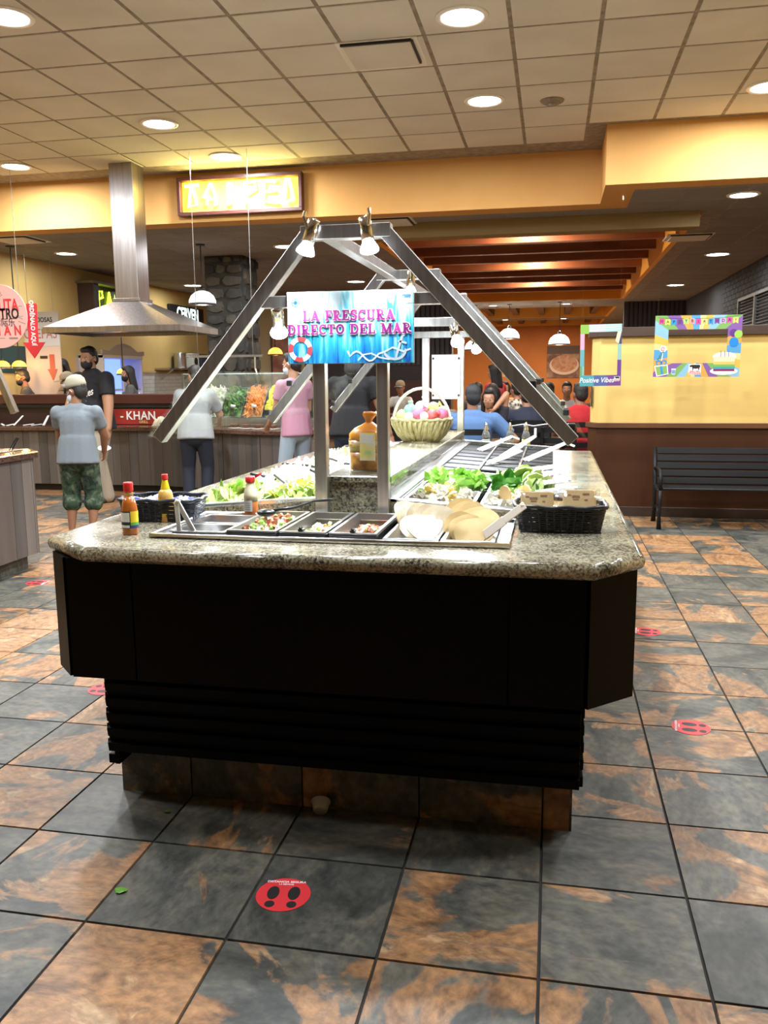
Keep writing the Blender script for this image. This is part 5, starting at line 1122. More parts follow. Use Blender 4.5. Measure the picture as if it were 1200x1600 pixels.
for k, c in enumerate('HAPPYBIRTHDAY'):
    x = -.335+k*.0555; z = .235-.012*math.sin(PI*((k%5)+.5)/5)+(.012 if k > 10 else 0); m = MB(); poly(m, [(x-.022,z+.028),(x+.022,z+.028),(x+.022,z-.028),(x,z-.014),(x-.022,z-.028)], -.0008); m.build('pennant_print', M('pennant%d'%k,fc[k],.5), bf)
    text('lettering', c, .038, BLK if k%3 else M('ink_plum',(.12,.02,.08),.5), bf, (x,-.0016,z+.004), bold=.0006, depth=0)
m = MB(); ribbon(m, [(-.37,.268),(-.1,.258),(.2,.260),(.37,.282)], .003, -.0005); m.build('string_print', BLK, bf)
for x, z, r, c, kk in ((.318,.120,.035,(.12,.04,.22),1),(.362,.108,.036,(.30,.55,.10),2),(.325,.035,.042,(.02,.22,.62),3)):
    poly(MB(), [(x+r*math.cos(2*PI*k/22),z+r*1.05*math.sin(2*PI*k/22)) for k in range(22)], -.0008-.0003*kk).build('balloon_print', M('balloon%d'%kk,c,.35), bf)
m = MB(); poly(m, [(.30,.03),(.17,-.12),(.15,-.2),(.12,-.25),(.25,-.275),(.385,-.25),(.36,-.1),(.30,-.05)][1:], -.0004); 
poly(MB(), arc(.25,-.235,.125,.036,0,360,24)[:-1], -.0010).build('plate_print', M('plate_print',(.75,.76,.8),.4), bf)
for k,(c,z0,z1) in enumerate((((.22,.02,.12),-.235,-.212),((.05,.33,.36),-.214,-.192),((.16,.42,.10),-.194,-.170),((.80,.50,.12),-.172,-.140),((.82,.66,.42),-.145,-.098))): poly(MB(), [(.155,z0),(.345,z0),(.345,z1),(.155,z1)], -.0016-.0002*k).build('cake_print', M('cake%d'%k,c,.5), bf)
poly(MB(), arc(.25,-.10,.105,.045,0,360,24)[:-1], -.0012).build('icing_print', WHITE, bf)
for x in (.215,.25,.285): m = MB(); ribbon(m, [(x,-.10),(x,-.045)], .006, -.003); m.build('candle_print', M('candle_print',(.25,.14,.05),.5), bf)
m = MB(); poly(m, [(-.385,-.185),(-.262,-.170),(-.250,-.262),(-.360,-.285)], -.0008); m.build('sticker_edge', WHITE, bf); poly(MB(), [(-.375,-.192),(-.270,-.180),(-.260,-.255),(-.353,-.275)], -.0014).build('gift_print', M('gift_green',(.22,.40,.10),.5), bf)
m = MB(); ribbon(m, [(-.322,-.186),(-.308,-.265)], .02, -.002); ribbon(m, arc(-.345,-.155,.022,.02,-60,260,10), .012, -.002); ribbon(m, arc(-.297,-.150,.022,.02,-80,240,10), .012, -.002); m.build('bow_print', M('bow_blue',(.03,.28,.62),.5), bf)
m = MB(); poly(m, arc(-.312,-.025,.032,.032,0,360,18)[:-1], -.0008); ribbon(m, [(-.312,-.055),(-.318,-.14)], .008, -.0008); poly(m, [(-.225,-.21),(-.185,-.21),(-.19,-.265),(-.22,-.265)], -.0008); m.build('sticker_edge', WHITE, bf)
m = MB(); ribbon(m, arc(-.312,-.025,.016,.016,0,320,12), .01, -.0016); m.build('lollipop_print', M('lolly',(.75,.25,.22),.5), bf); m = MB()
for k in range(4): ribbon(m, [(-.375+k*.014,-.145+k*.025),(-.345+k*.014,-.125+k*.025)], .010, -.0014)
m.build('straw_print', M('straw_green',(.05,.22,.18),.5), bf); poly(MB(), [(-.222,-.222),(-.188,-.222),(-.192,-.258),(-.218,-.258)], -.0016).build('cupcake_print', M('cupcake_blue',(.15,.3,.55),.5), bf)
cow_logo(bf, -.012,-.0008,-.205,.10,BLK,RED)
for x in (-.37,.37): MB().tube([(x,.006,oz-.01),(x,.006,H1-1.715)], .0004, 4).build('thread', PLASTIC, bf)
vf = thing('photo_frame','narrow photo frame reading Positive Vibes hanging by the partition end','photo frame',(.437,6.0,1.635),(0,-.012,0))
def blk(x0,z0,x1,z1,c): MB().box((x0,0,z0),(x1,.012,z1)).build('board', M('vibe%d'%int(sum(v*(k+3)*97 for k,v in enumerate(c))),c,.5), vf)
w_, h_ = .188,.285
blk(-w_,.055,-w_+.038,.20,(.72,.36,.50)); blk(-w_,-.10,-w_+.038,.055,(.12,.36,.38)); blk(-w_,-.185,-w_+.02,-.10,(.12,.32,.14)); blk(-w_+.02,-.185,-w_+.038,-.10,(.24,.46,.38)); blk(w_-.036,.10,w_,.215,(.05,.05,.16)); blk(w_-.036,-.045,w_,.10,(.26,.48,.42)); blk(w_-.036,-.185,w_,-.045,(.14,.05,.24))
blk(-w_,-h_,-.06,-.185,(.07,.33,.37)); blk(-.06,-h_,.06,-.185,(.08,.12,.32)); blk(.06,-h_,w_,-.185,(.16,.06,.26)); blk(-w_,.20,-.11,h_,(.24,.45,.07)); blk(-.11,.215,.04,h_,(.50,.55,.70)); blk(.04,.215,w_,h_,(.36,.62,.58))
for z in (.235,.255,.272): m = MB(); ribbon(m, [(-.10,z-.004),(.17,z+.004)], .006, -.0006); m.build('stripe_print', WHITE, vf)
m = MB(); poly(m, [(.13,.13),(.16,.10),(.185,.215),(.15,.215)], -.0006); m.build('shard_print', M('shard',(.62,.70,.45),.5), vf)
text('lettering','Positive Vibes', .066, WHITE, vf, (-.035,-.0012,-.232), bold=.0006, depth=0, shear=.25, sx=.86); cow_logo(vf,.152,-.0008,-.215,.046,BLK,RED)
for x in (-.17,.17): MB().tube([(x,.006,h_-.01),(x,.006,H1-1.635)], .0004, 4).build('thread', PLASTIC, vf)

# far wall decorations
t = thing('food_picture','large picture of a plate of food on the far orange wall','picture',(.36,30.99,1.93)); MB().box((-.60,-.03,-.60),(.60,0,.60)).build('canvas', M('picture_ground',(.45,.26,.14),.6,var=(3,(.16,.06,.04),4)), t); poly(MB(), arc(.05,-.12,.55,.36,0,360,30)[:-1], -.034).build('plate_print', M('picture_plate',(.72,.52,.38),.5), t); poly(MB(), arc(.05,-.06,.48,.32,0,360,30)[:-1], -.038).build('food_print', M('picture_food',(.44,.16,.07),.5,var=(5,(.60,.30,.16),5,1.5)), t)
MB().box((-.6,-.032,.30),(.6,-.03,.6)).build('dark_band', M('picture_dark',(.12,.07,.05),.6), t)
t = thing('paper_notice','small paper notice on the far orange wall','notice',(-1.82,30.99,1.53)); MB().box((-.10,-.01,-.15),(.10,0,.15)).build('sheet', M('paper_pale',(.66,.5,.34),.7), t); MB().box((-.08,-.012,.08),(.08,-.01,.13)).build('heading_print', BLK, t)
t = thing('wall_picture','tall reddish picture on the tan rear wall behind the column','picture',(-6.15,16.98,1.9)); MB().box((-.32,-.03,-.62),(.32,0,.62)).build('canvas', M('reddish_picture',(.30,.10,.06),.6,var=(4,(.5,.25,.15),5)), t); MB().box((-.36,-.04,-.66),(-.32,0,.66)).box((.32,-.04,-.66),(.36,0,.66)).box((-.32,-.04,-.66),(.32,0,-.62)).box((-.32,-.04,.62),(.32,0,.66)).build('frame', DARKW, t)

# tables and chairs
def dining_table(x, y, w, d, label, top=(.16,.09,.045)):
    t = thing('dining_table', label, 'table', (x,y,0), group='dining tables'); MB().box((-w/2,-d/2,.715),(w/2,d/2,.75)).build('table_top', M('table_top_%d'%int(top[0]*100),top,.35), t, bevel=.006); MB().tube([(0,0,.02),(0,0,.715)],.04,10).build('pedestal', BLK, t); MB().box((-.28,-.05,0),(.28,.05,.03)).build('foot', BLK, t, bevel=.008); MB().box((-.05,-.28,0),(.05,-.05,.03)).build('foot', BLK, t, bevel=.008); MB().box((-.05,.05,0),(.05,.28,.03)).build('foot', BLK, t, bevel=.008)
def dining_chair(x, y, rz, label):
    t = thing('dining_chair', label, 'chair', (x,y,0), (0,0,rz), 'black ladder back dining chairs')
    MB().box((-.2,-.2,.44),(.2,.2,.475)).build('seat', BLACKP, t, bevel=.01)
    for sx in (-1,1):
        MB().bar((sx*.18,.18,0),(sx*.18,.18,.44),.035).build('leg', BLACKW, t); MB().tube([(sx*.185,-.19,0),(sx*.185,-.18,.45),(sx*.185,-.25,.93)],.018,6).build('leg', BLACKW, t)
    for k in range(4): MB().bar((-.18,-.192-.018*k,.56+k*.115),(.18,-.192-.018*k,.56+k*.115),.018,.06).build('back_slat', BLACKW, t)
# ------------------------------------------------------------------ people
SKIN = {'a':M('skin_a',(.42,.21,.12),.5,sub=.05),'b':M('skin_b',(.30,.14,.075),.5,sub=.05),'c':M('skin_c',(.50,.27,.17),.5,sub=.05)}
def cap(mb, a, b, ra, rb, side=None, fx=1., fy=1., n=12, rings=5, e0=1., e1=1.):
    """closed tapered capsule from a to b; fx scales along 'side', fy across it"""
    a = Vector(a); b = Vector(b); d = b-a; L_ = d.length; d = d/L_ if L_ > 1e-6 else Vector((0,0,1))
    s = Vector(side) if side else (d.cross(Vector((0,0,1))) if abs(d.z) < .9 else Vector((1,0,0))); s = (s-d*s.dot(d)).normalized(); e = d.cross(s)
    prof = [(-ra*e0*math.cos(k*PI/2/rings), ra*math.sin(k*PI/2/rings)) for k in range(1,rings+1)]+[(L_+rb*e1*math.sin(k*PI/2/rings), rb*math.cos(k*PI/2/rings)) for k in range(0,rings)]
    vs = [a-d*ra*e0]
    for h, r in prof:
        for k in range(n): t = 2*PI*k/n; vs.append(a+d*h+(s*math.cos(t)*fx+e*math.sin(t)*fy)*r)
    vs.append(b+d*rb*e1); R = len(prof); fs = [(0,1+(k+1)%n,1+k) for k in range(n)]
    for i in range(R-1): fs += [(1+i*n+k,1+i*n+(k+1)%n,1+(i+1)*n+(k+1)%n,1+(i+1)*n+k) for k in range(n)]
    fs += [(1+(R-1)*n+k,1+(R-1)*n+(k+1)%n,1+R*n) for k in range(n)]
    return mb.add(vs, fs)
def remeshed(mb, name, mat, parent, vox, it=3):
    me = bpy.data.meshes.new(name); me.from_pydata(mb.v, [], mb.f); bm = bmesh.new(); bm.from_mesh(me); bmesh.ops.recalc_face_normals(bm, faces=bm.faces); bm.to_mesh(me); bm.free()
    me.materials.append(mat); o = obj(name, me, parent)
    r = o.modifiers.new('remesh','REMESH'); r.mode = 'VOXEL'; r.voxel_size = vox; r.use_smooth_shade = True
    if it: s = o.modifiers.new('smooth','SMOOTH'); s.iterations = it; s.factor = .5
    return o
def ik(a, t, l1, l2, pole):
    a = Vector(a); t = Vector(t); d = t-a; L_ = min(d.length, (l1+l2)*.999); d.normalize(); t = a+d*L_
    x = (l1*l1-l2*l2+L_*L_)/(2*L_); h = math.sqrt(max(l1*l1-x*x, 0)); p = Vector(pole); p = (p-d*p.dot(d)).normalized()
    return a+d*x+p*h, t
def hand(mb, w, fdir, palm_n, side, s, curl=.5, big=False):
    """palm and five fingers; w wrist, fdir finger direction, palm_n palm normal, side = thumb direction"""
    f = Vector(fdir).normalized(); n = Vector(palm_n); n = (n-f*n.dot(f)).normalized(); u = f.cross(n).normalized()*1.0
    if u.dot(Vector(side)) < 0: u = -u
    k0 = w+f*.045*s; cap(mb, w+f*.015*s, w+f*.085*s, .026*s, .034*s, u, 1.15, .5)
    for i, (off, ln) in enumerate(((.030,.072),(.011,.080),(-.009,.075),(-.028,.060))):
        p0 = w+f*.085*s+u*off*s; c = curl*(1+.1*i); d1 = (f*math.cos(c*.5)+n*math.sin(c*.5)); d2 = (f*math.cos(c*1.3)+n*math.sin(c*1.3)); d3 = (f*math.cos(c*2)+n*math.sin(c*2)); r = .0095*s
        p1 = p0+d1*ln*.45*s; p2 = p1+d2*ln*.32*s; p3 = p2+d3*ln*.23*s; cap(mb,p0,p1,r,r*.95,None,1,1,7,3); cap(mb,p1,p2,r*.95,r*.85,None,1,1,7,3); cap(mb,p2,p3,r*.85,r*.75,None,1,1,7,3)
    t0 = w+f*.03*s+u*.026*s; t1 = t0+(f*.6+u*.7+n*.25).normalized()*.042*s; t2 = t1+(f*.9+u*.25+n*.45).normalized()*.034*s
    cap(mb,t0,t1,.0125*s,.0105*s,None,1,1,7,3); cap(mb,t1,t2,.0105*s,.008*s,None,1,1,7,3)
def person(label, loc, rz, H=1.70, group=None, skin='a', build=1., lean=0., twist=0., hip=None, feet=None, hands=None, poles=None, head=(0,0,0), shirt=(.2,.2,.2), shirt_len=.5, sleeve=.55, pants=(.05,.06,.10), shorts=False, shoes=(.03,.03,.03), hair=(.015,.011,.009), hair_style='short', mask=None, cap_=None, beard=None, apron=None, vox=.012, pants_mat=None, shirt_mat=None, curl=.5, hand_dirs=None, female=False, hs=1.):
    """local frame: facing +y, x to the figure's right; hands/feet are targets in that frame"""
    t = thing('person', label, 'person', loc, (0,0,rz), group); q = H/1.70
    hz = hip if hip is not None else .90*q; pel = Vector((0,0,hz)) if feet is None or hip is None else Vector((0,0,hz))
    ax = Vector((0,math.sin(lean),math.cos(lean))); sd = Vector((math.cos(twist),math.sin(twist),0))
    waist = pel+ax*.16*q; chest = pel+ax*.38*q; neck = pel+ax*.53*q+Vector((0,.0,0)); sh = .172*q*build*(.9 if female else 1)
    hd_ = neck+(ax*.6+Vector((0,0,.4))).normalized()*.165*q+Vector((0,.025*q,0))
    hr = Euler((head[0],head[1],head[2])).to_matrix().to_4x4(); hm = Matrix.Translation(hd_) @ hr @ Matrix.Scale(q*.98*hs,4)
    SL, SR = neck-ax*.06*q-sd*sh, neck-ax*.06*q+sd*sh
    la, lf = .285*q, .255*q
    hands = hands or (Vector((-sh-.06,.06,hz-.04)),Vector((sh+.06,.06,hz-.04))); hands = [Vector(h) for h in hands]; poles = poles or (Vector((-.5,-1,-.2)),Vector((.5,-1,-.2)))
    EL, WL = ik(SL, hands[0], la, lf, poles[0]); ER, WR = ik(SR, hands[1], la, lf, poles[1])
    HL, HR_ = pel-sd*.092*q, pel+sd*.092*q; feet = feet or (Vector((-.11*q,0,0)),Vector((.11*q,0,0))); feet = [Vector(f) for f in feet]
    lt, ls = .43*q, .42*q
    KL, AL = ik(HL, feet[0]+Vector((0,-.02,.075*q)), lt, ls, Vector((-.15,1,.1))); KR, AR = ik(HR_, feet[1]+Vector((0,-.02,.075*q)), lt, ls, Vector((.15,1,.1)))
    S_ = SKIN[skin]; b = build; vx = tuple(sd)
    def trunk(m, g, hem=False):
        if not hem: cap(m, pel-ax*.01, waist, .118*q*b+g, .108*q*b+g, vx, 1.3, .92)
        else: cap(m, pel-ax*.075*q, waist, .130*q*b+g, .112*q*b+g, vx, 1.42, 1.0, 16, 5, .06, 1)
        cap(m, waist, chest, .112*q*b+g, .122*q*b+g, vx, 1.25, .85); cap(m, chest, neck-ax*.06*q, .122*q*b+g, .085*q*b+g, vx, 1.3, .82)
        for s_, p in ((-1,SL),(1,SR)): cap(m, chest+ax*.03*q, p-ax*.03*q, .09*q*b+g, .050*q*b+g, None, 1, .9); cap(m, neck-ax*.03*q, p-ax*.004*q, .052*q+g, .048*q*b+g)
        if female:
            for s_ in (-1,1): cap(m, chest+sd*s_*.07*q+Vector((0,.07*q,0)), chest+sd*s_*.07*q+Vector((0,.10*q,-.01)), .05*q+g, .048*q+g)
        elif b > 1.12: cap(m, waist+Vector((0,.05*q,0)), waist+Vector((0,.07*q,0)), .125*q*b+g, .12*q*b+g, vx, 1.1, .9)
    def arm(m, Sx, E, Wx, g, f0=0., f1=2.):
        if f1 <= 1: cap(m, Sx, Sx.lerp(E,f1), .054*q*b+g, (.054-.004*f1)*q*b+g, None, 1, 1, 12, 5, 1, .1)
        else:
            cap(m, Sx, E, .052*q*b+g, .040*q*b+g); cap(m, E, E.lerp(Wx,min(1,f1-1)), .040*q*b+g, (.040-.014*(f1-1))*q*b+g)
    def leg(m, Hx, K, A, g, f1=2.):
        cap(m, Hx, K, .086*q*b+g, .056*q*b+g)
        if f1 < 2: pass
        else: cap(m, K, K.lerp(A,.35), .056*q*b+g, .055*q*b+g); cap(m, K.lerp(A,.35), A, .055*q*b+g, .036*q+g)
    # body: one continuous surface
    m = MB(); trunk(m, -.006)
    for Sx, E, Wx, side, k in ((SL,EL,WL,1,0),(SR,ER,WR,-1,1)):
        arm(m, Sx, E, Wx, 0.); fd = (Wx-E).normalized(); 
        if hand_dirs and hand_dirs[k]: fd = Vector(hand_dirs[k]).normalized()
        hand(m, Wx, fd, Vector((side*.9,.2,-.1)) if abs(fd.z) > .6 else Vector((0,.1,-1)), Vector((side*.1,1,.3)) if abs(fd.z) > .6 else Vector((side,0,.3)), q, curl)
    for Hx, K, A, ft_ in ((HL,KL,AL,feet[0]),(HR_,KR,AR,feet[1])): leg(m, Hx, K, A, -.004); cap(m, A+Vector((0,-.03*q,-.03*q)), A+Vector((0,.14*q,-.045*q)), .036*q, .028*q)
    cap(m, neck-ax*.05*q, hd_-Vector((0,.02*q,.07*q)), .058*q, .054*q)
    m.ell((0,-.008,.028),(.076,.096,.098),16,12,hm); m.ell((0,.028,-.035),(.060,.066,.085),14,10,hm); m.ell((0,.052,-.095),(.032,.032,.022),10,8,hm)
    m.ell((0,.098,-.015),(.014,.022,.026),8,6,hm); m.ell((0,.088,.028),(.05,.014,.012),8,6,hm); m.ell((0,.088,-.058),(.024,.012,.010),8,6,hm)
    for s_ in (-1,1): m.ell((s_*.078,-.012,-.008),(.011,.022,.034),8,6,hm); m.ell((s_*.046,.066,-.025),(.022,.022,.022),8,6,hm)
    remeshed(m, 'body', S_, t, vox, 2)
    # eyes
    for s_ in (-1,1):
        e = MB().ell((s_*.030,.088,.006),(.013,.008,.007),10,6,hm).build('eye', M('eye_white',(.75,.73,.70),.3), t, True); MB().ell((s_*.030,.0945,.006),(.0055,.003,.006),8,5,hm).build('iris', M('eye_dark',(.02,.012,.01),.2), e, True)
    # shirt
    sm = shirt_mat or M('cloth_%02d%02d%02d'%tuple(int(v*99) for v in shirt), shirt, .85, bump=(60,.15)); m = MB(); trunk(m, .010, True)
    for Sx, E, Wx in ((SL,EL,WL),(SR,ER,WR)): arm(m, Sx, E, Wx, .012, 0, sleeve)
    remeshed(m, 'shirt', sm, t, vox, 4)
    pm = pants_mat or M('cloth_%02d%02d%02d'%tuple(int(v*99) for v in pants), pants, .85, bump=(60,.15)); m = MB()
    cap(m, pel-ax*.02*q, pel+ax*.06*q, .124*q*b+.006, .116*q*b+.006, vx, 1.3, .95)
    for Hx, K, A in ((HL,KL,AL),(HR_,KR,AR)):
        g = .022 if shorts else .012; cap(m, Hx, K, .09*q*b+g*.7, .060*q*b+g)
        if shorts: cap(m, K, K.lerp(A,.22), .062*q*b+g, .066*q*b+g)
        else: cap(m, K, A+Vector((0,0,.0)), .060*q*b+g, .048*q*b+g)
    remeshed(m, 'trousers', pm, t, vox, 3)
    for A in (AL,AR): m = MB(); cap(m, A+Vector((0,-.045*q,-.032*q)), A+Vector((0,.15*q,-.045*q)), .048*q, .036*q, (1,0,0), 1.0, .9); m2 = remeshed(m, 'shoe', M('shoe_%02d%02d%02d'%tuple(int(v*99) for v in shoes), shoes, .6), t, .012, 2)
    # hair
    hmt = M('hair_%02d%02d'%(int(hair[0]*999),int(hair[1]*999)), hair, .55, bump=(120,.5)); m = MB()
    if hair_style != 'bald':
        m.ell((0,-.022,.045),(.084,.096,.096),16,12,hm); m.ell((0,-.055,-.005),(.078,.062,.085),14,10,hm); m.ell((0,.045,.098),(.060,.045,.034),12,8,hm)
    if hair_style == 'long':
        cap(m, hm @ Vector((0,-.06,.03)), hm @ Vector((0,-.085,-.22)), .078*q, .07*q, (1,0,0), 1.15, .6)
        for s_ in (-1,1): cap(m, hm @ Vector((s_*.072,-.01,.03)), hm @ Vector((s_*.085,-.03,-.2)), .034*q, .03*q)
    if hair_style == 'bun': m.ell((0,-.10,.09),(.05,.05,.045),12,8,hm)
    if hair_style == 'bob':
        cap(m, hm @ Vector((0,-.05,.03)), hm @ Vector((0,-.06,-.10)), .085*q, .085*q, (1,0,0), 1.15, .75)
        for s_ in (-1,1): cap(m, hm @ Vector((s_*.075,0,.03)), hm @ Vector((s_*.085,-.0,-.09)), .034*q, .034*q)
    if m.v: remeshed(m, 'hair', hmt, t, max(vox,.010), 2)
    if mask:
        m = MB(); m.ell((0,.048,-.058),(.068,.064,.062),16,10,hm); o = remeshed(m, 'face_mask', M('mask_%02d%02d'%(int(mask[0]*99),int(mask[2]*99)), mask, .8), t, .009, 2)
        for s_ in (-1,1): MB().tube([hm @ Vector((s_*.060,.07,-.03)),hm @ Vector((s_*.085,.0,.015)),hm @ Vector((s_*.086,-.025,-.01))],.0028,5).build('ear_loop', WHITE if mask[0] > .3 else BLK, o)
    if cap_:
        c1, c2 = cap_; m = MB(); prof = [(.098,.0),(.100,.03),(.094,.075),(.07,.108),(.035,.124),(0,.128)]
        o = m.lathe(prof,24,(0,0,0),hm @ Matrix.Translation((0,-.008,.035)) @ Matrix.Rotation(-.06,4,'X') @ Matrix.Diagonal((.92,1.1,1,1))).build('cap', M('cap_crown_%02d'%int(c1[0]*99),c1,.85), t, True)
        pts = [(.088*math.cos(a_),.075*math.sin(a_)) for a_ in [PI*k/12 for k in range(13)]]; vs = [(x,.06+y*.55,.0-.004) for x, y in pts]+[(x*.95,.075+y*1.75,-.018+.012*(1-abs(x)/.088)) for x, y in pts]
        vs = [hm @ Vector((x,y,z+.045)) for x, y, z in vs]+[hm @ Vector((x,y,z+.039)) for x, y, z in vs]; n = 13
        fs = [(i,i+1,n+i+1,n+i) for i in range(12)]+[(2*n+i,3*n+i,3*n+i+1,2*n+i+1) for i in range(12)]+[(n+i,n+i+1,3*n+i+1,3*n+i) for i in range(12)]
        MB().add(vs,fs).build('cap_brim', M('cap_brim_%02d'%int(c2[0]*99),c2,.85), t, True)
        MB().lathe([(0,.126),(.008,.128),(0,.134)],8,(0,0,0),hm @ Matrix.Translation((0,-.008,.035))).build('cap_button', M('cap_brim_%02d'%int(c2[0]*99),c2,.85), t)
    return t
def camo():
    m = bpy.data.materials.new('camouflage_cloth'); m.use_nodes = True; nt = m.node_tree; L = nt.links.new; b = nt.nodes['Principled BSDF']; tc = nd(nt,'ShaderNodeTexCoord'); n = nd(nt,'ShaderNodeTexNoise'); n.inputs['Scale'].default_value = 16; n.inputs['Detail'].default_value = 3; n.inputs['Distortion'].default_value = .6; L(tc.outputs['Object'], n.inputs['Vector']); cr = nd(nt,'ShaderNodeValToRGB'); cr.color_ramp.interpolation = 'CONSTANT'; ramp(cr, [(0,(.012,.022,.014)),(.42,(.03,.06,.032)),(.52,(.06,.09,.05)),(.60,(.12,.15,.10))]); L(n.outputs[0], cr.inputs[0]); L(cr.outputs[0], b.inputs[0]); b.inputs['Roughness'].default_value = .9; return m
# boy with his back to us
person('boy in grey T-shirt, camouflage shorts and beige cap seen from behind',(-4.205,4.65,0),.25,1.44,None,'b',1.16,.10,0,None,None,[(-.13,.30,.80),(.16,.28,.78)],[(-1,-.55,-.1),(1,-.55,-.1)],(-.15,0,1.1),(.19,.22,.245),.5,.62,(.1,.1,.1),True,(.4,.38,.34),(.02,.015,.012),'short',(.62,.72,.80),((.40,.37,.27),(.085,.06,.045)),None,None,.010,camo(),hs=1.10)
# man in black shirt, facing us
mn = person('man in black T-shirt with white script and black mask behind the boy',(-5.28,6.85,0),PI-.42,1.80,None,'a',1.42,.02,0,None,None,[(-.36,.10,.78),(.33,.22,.92)],None,(-.12,0,.25),(.010,.010,.013),.5,.6,(.40,.34,.26),False,(.05,.05,.05),(.02,.016,.014),'short',(.012,.012,.014),None,None,None,.010)
t_ = text('lettering','Apostoles', .115, WHITE, mn, (.0,.196,1.26), (PI/2,-.22,PI), bold=.002, shear=.3, sx=1.1)
m = MB(); ribbon(m, arc(0,1.20,.12,.045,170,350,10), [.006]+[.02]*9+[.006], .198); m.build('swoosh_print', WHITE, mn)
sp = thing('plate_stack','white paper dish held low by the man in the black T-shirt','dish',(-5.03,6.57,.655),(.3,.2,0)); MB().lathe([(0,0),(.05,0),(.075,.018),(.072,.02),(.048,.004),(0,.004)],18).build('dish', WHITE, sp, True); MB().lathe([(0,.004),(.03,.012),(0,.02)],10).build('food', M('tan_food',(.6,.45,.3),.6), sp, True)
# woman in jeans leaning over the counter
person('woman in dark jeans and white shirt standing at the grill counter',(-3.97,6.72,0),.25,1.58,None,'c',1.18,.14,0,None,None,[(-.18,.38,.95),(.22,.38,.95)],None,(-.15,0,.6),(.30,.31,.32),.5,.8,(.012,.016,.028),False,(.5,.5,.5),(.02,.015,.012),'short',None,None,None,None,.012,female=True)
person('person in pink shirt and light jeans with a pale face mask, in profile',(-2.72,6.55,0),.95,1.70,None,'a',1.0,.06,0,None,None,[(-.15,.30,.95),(.2,.30,.95)],None,(-.1,0,.3),(.45,.22,.30),.5,.55,(.34,.42,.50),False,(.3,.3,.3),(.012,.01,.009),'short',(.55,.66,.66),None,None,None,.012)
person('broad person all in black seen from behind beside the bread bag',(-2.06,6.35,0),-.25,1.72,None,'b',1.28,.12,0,None,None,[(-.22,.36,.95),(.40,.10,.85)],None,(-.2,0,.3),(.008,.008,.010),.5,.55,(.02,.03,.06),False,(.03,.03,.03),(.010,.009,.010),'bob',(.02,.02,.03),None,None,None,.012)
# behind the grill
person('woman in grey top with black mask and long dark hair behind the parapet',(-6.20,9.55,0),PI/2+.5,1.62,None,'a',1.0,.05,0,None,None,[(-.15,.30,1.0),(.15,.30,1.0)],None,(-.1,0,.1),(.10,.095,.09),.5,1.6,(.03,.03,.04),False,(.03,.03,.03),(.012,.009,.008),'long',(.012,.012,.012),None,None,None,.014,female=True)
for k,(x,y,rz,h,sh_,hs,lab) in enumerate(((-7.36,9.75,2.6,1.74,(.03,.025,.025),'long','dark clothed woman with long hair under the pale sign'),(-7.42,8.82,2.2,1.58,(.06,.055,.05),'short','dark clothed cook bending beside the orange lamps'),(-6.80,8.95,2.0,1.52,(.02,.02,.02),'short','cook in black with a pale wide cap near the parapet'))):
    person(lab,(x,y,0),rz,h,None,'b',1.1,.12,0,None,None,[(-.2,.32,1.0),(.2,.32,1.0)],None,(-.2,0,.1),sh_,.5,.8,(.03,.03,.03),False,(.03,.03,.03),(.012,.01,.009),hs,(.02,.02,.02) if k != 2 else (.5,.5,.5),((.30,.24,.15),(.30,.24,.15)) if k == 2 else None,None,None,.014)
# dining room
def sitter(label, x, y, rz, **k):
    k.setdefault('lean',.12); k.setdefault('hands',[(-.18,.42,.80),(.18,.42,.80)])
    return person(label,(x,y,0),rz,hip=.53,feet=[(-.13,.50,0),(.13,.50,0)],vox=k.pop('vox',.014),**k)
dining_table(-.62,6.98,.75,.75,'dining table in front of the man in the blue shirt'); dining_table(-.22,7.35,.7,.7,'dark table carrying the black caddy'); dining_table(.30,8.35,.75,.75,'dining table in front of the man in the red shirt'); dining_table(-.72,9.9,.75,.75,'dining table below the standing woman',(.42,.16,.05)); dining_table(.15,10.6,.8,.8,'dining table of the dark haired group'); dining_table(-.62,12.4,.8,.8,'farthest dining table, beside the patterned top',(.42,.16,.05))
for x, y, rz, lab in ((-.80,6.28,0,'black chair under the man in the blue shirt'),(-.30,6.70,.1,'empty black ladder back chair right of the blue shirt'),(.10,6.75,-.2,'empty black chair near the end of the right steel leg'),(.32,7.62,0,'black chair under the man in the red shirt'),(-.66,7.62,PI,'black chair under the woman facing us'),(-.28,8.05,0,'black chair under the man in navy'),(-.82,9.15,0,'black chair under the person in teal'),(-.85,13.1,PI,'black chair under the woman in orange'),(-.50,11.75,.6,'black chair under the woman in the patterned top'),(-.05,10.22,0,'black chair of the dark haired diner'),(.66,9.97,.3,'black chair of the second dark haired diner')):
    dining_chair(x,y,rz,lab)
sitter('man in light blue shirt sitting with his back to us at a table',-.80,6.30,-.05,skin='b',build=1.28,shirt=(.075,.15,.31),pants=(.05,.06,.09),hands=[(-.16,.40,.80),(.36,.34,.80)],head=(-.1,0,.25),H=1.74,sleeve=.75,hair=(.012,.012,.016),vox=.012)
sitter('dark haired woman facing us with her hand at her chin',-.70,7.62,PI-.1,skin='a',female=True,shirt=(.03,.03,.035),hair_style='long',hands=[(-.08,.22,1.08),(.2,.40,.80)],H=1.62,sleeve=.5,head=(-.1,0,0))
person('standing woman in red T-shirt with long black hair',(-.80,10.45,0),.9,1.60,None,'a',1.0,.1,0,None,None,[(-.1,.3,.95),(.2,.22,.85)],None,(-.1,0,.2),(.45,.03,.045),.5,.55,(.03,.03,.04),False,(.03,.03,.03),(.010,.008,.008),'long',None,None,None,None,.016,female=True)
sitter('person in teal grey shirt behind the facing woman',-.80,9.15,-.1,skin='b',shirt=(.16,.25,.30),hair_style='bob',vox=.018)
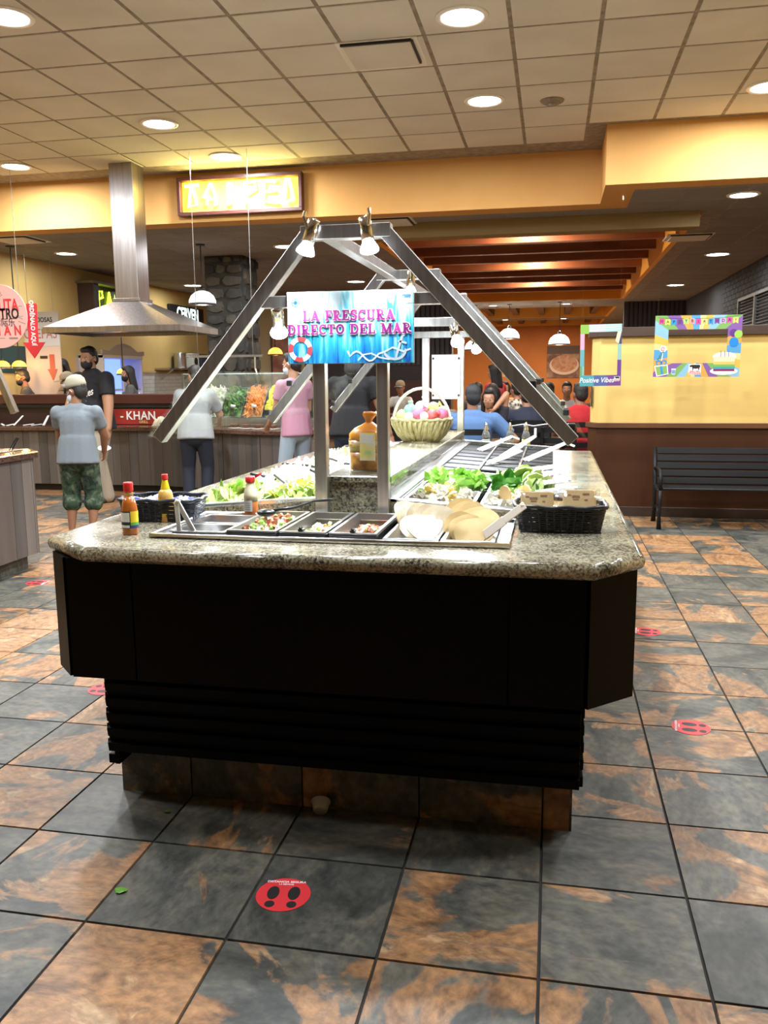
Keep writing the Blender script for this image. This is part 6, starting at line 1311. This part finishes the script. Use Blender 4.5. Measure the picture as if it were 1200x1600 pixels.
sitter('woman in pale orange top facing us at the far table',-.83,13.1,PI,skin='c',female=True,shirt=(.70,.40,.22),hair_style='bob',vox=.018)
bwm = M('patterned_cloth',(.02,.02,.02),.85,var=(18,(.7,.7,.68),1)); sitter('woman in black and white patterned top reaching over the far table',-.48,11.75,.7,skin='c',female=True,shirt_mat=bwm,hair_style='bun',vox=.018,lean=.25)
sitter('man in navy shirt leaning beside the right steel leg',-.26,8.08,.25,skin='b',build=1.15,shirt=(.022,.028,.05),vox=.016,lean=.3)
sitter('man in bright red shirt sitting with his back to us by the partition',.32,7.65,.1,skin='b',build=1.28,shirt=(.50,.018,.022),hair=(.02,.015,.012),H=1.74,sleeve=.7,vox=.014,head=(0,0,.3))
for k,(x,y,rz,hs,c,lab) in enumerate(((-.05,10.25,0,'bun',(.03,.03,.03),'dark haired diner below the food picture, nearer the steel leg'),(.66,10.0,.3,'bob',(.05,.03,.03),'dark haired diner just left of the narrow photo frame'),(-1.15,11.2,.2,'short',(.06,.06,.07),'dark haired diner behind the far steel post'),(.22,11.3,PI,'short',(.55,.52,.5),'diner in pale shirt facing us under the picture'),(-1.35,7.9,-.3,'bob',(.20,.14,.12),'diner glimpsed between the twig basket and the steel post'))):
    sitter(lab,x,y,rz,skin='b',shirt=c,hair_style=hs,vox=.018)
sitter('man in white shirt and grey cap sitting far behind the ledge',-2.90,14.2,PI-.2,skin='b',shirt=(.62,.60,.55),cap_=((.30,.30,.31),(.25,.25,.26)),vox=.018)
dining_table(-2.9,13.5,.8,.8,'maroon table in front of the man in the grey cap',(.14,.03,.03)); dining_chair(-2.9,14.25,PI,'black chair under the man in the grey cap')
cd = thing('table_caddy','black caddy with pale wire edges on the dark table','caddy',(-.20,7.30,.752)); MB().box((-.20,-.10,0),(.20,.10,.12)).build('bin', BLACKP, cd, bevel=.02); MB().tube([(-.21,-.105,.0),(-.24,-.12,.15),(-.1,-.11,.17),(.0,-.11,.15),(.10,-.11,.165),(.22,-.11,.18)],.006,6).build('wire_edge', WHITEP, cd); MB().tube([(-.10,-.11,.17),(-.07,-.11,.0)],.006,6).build('wire_edge', WHITEP, cd)
for x, y, lab in ((-.50,6.88,'crumpled white napkin beside the man in blue'),(-.42,7.12,'white paper cup on the table facing the woman'),(.22,8.2,'white napkin on the table of the man in red')):
    t = thing('paper_napkin',lab,'napkin',(x,y,.752)); grid_heap(.10,.09,.05,int(x*100)+999,8,.03).build('sheet', WHITE, t, True)
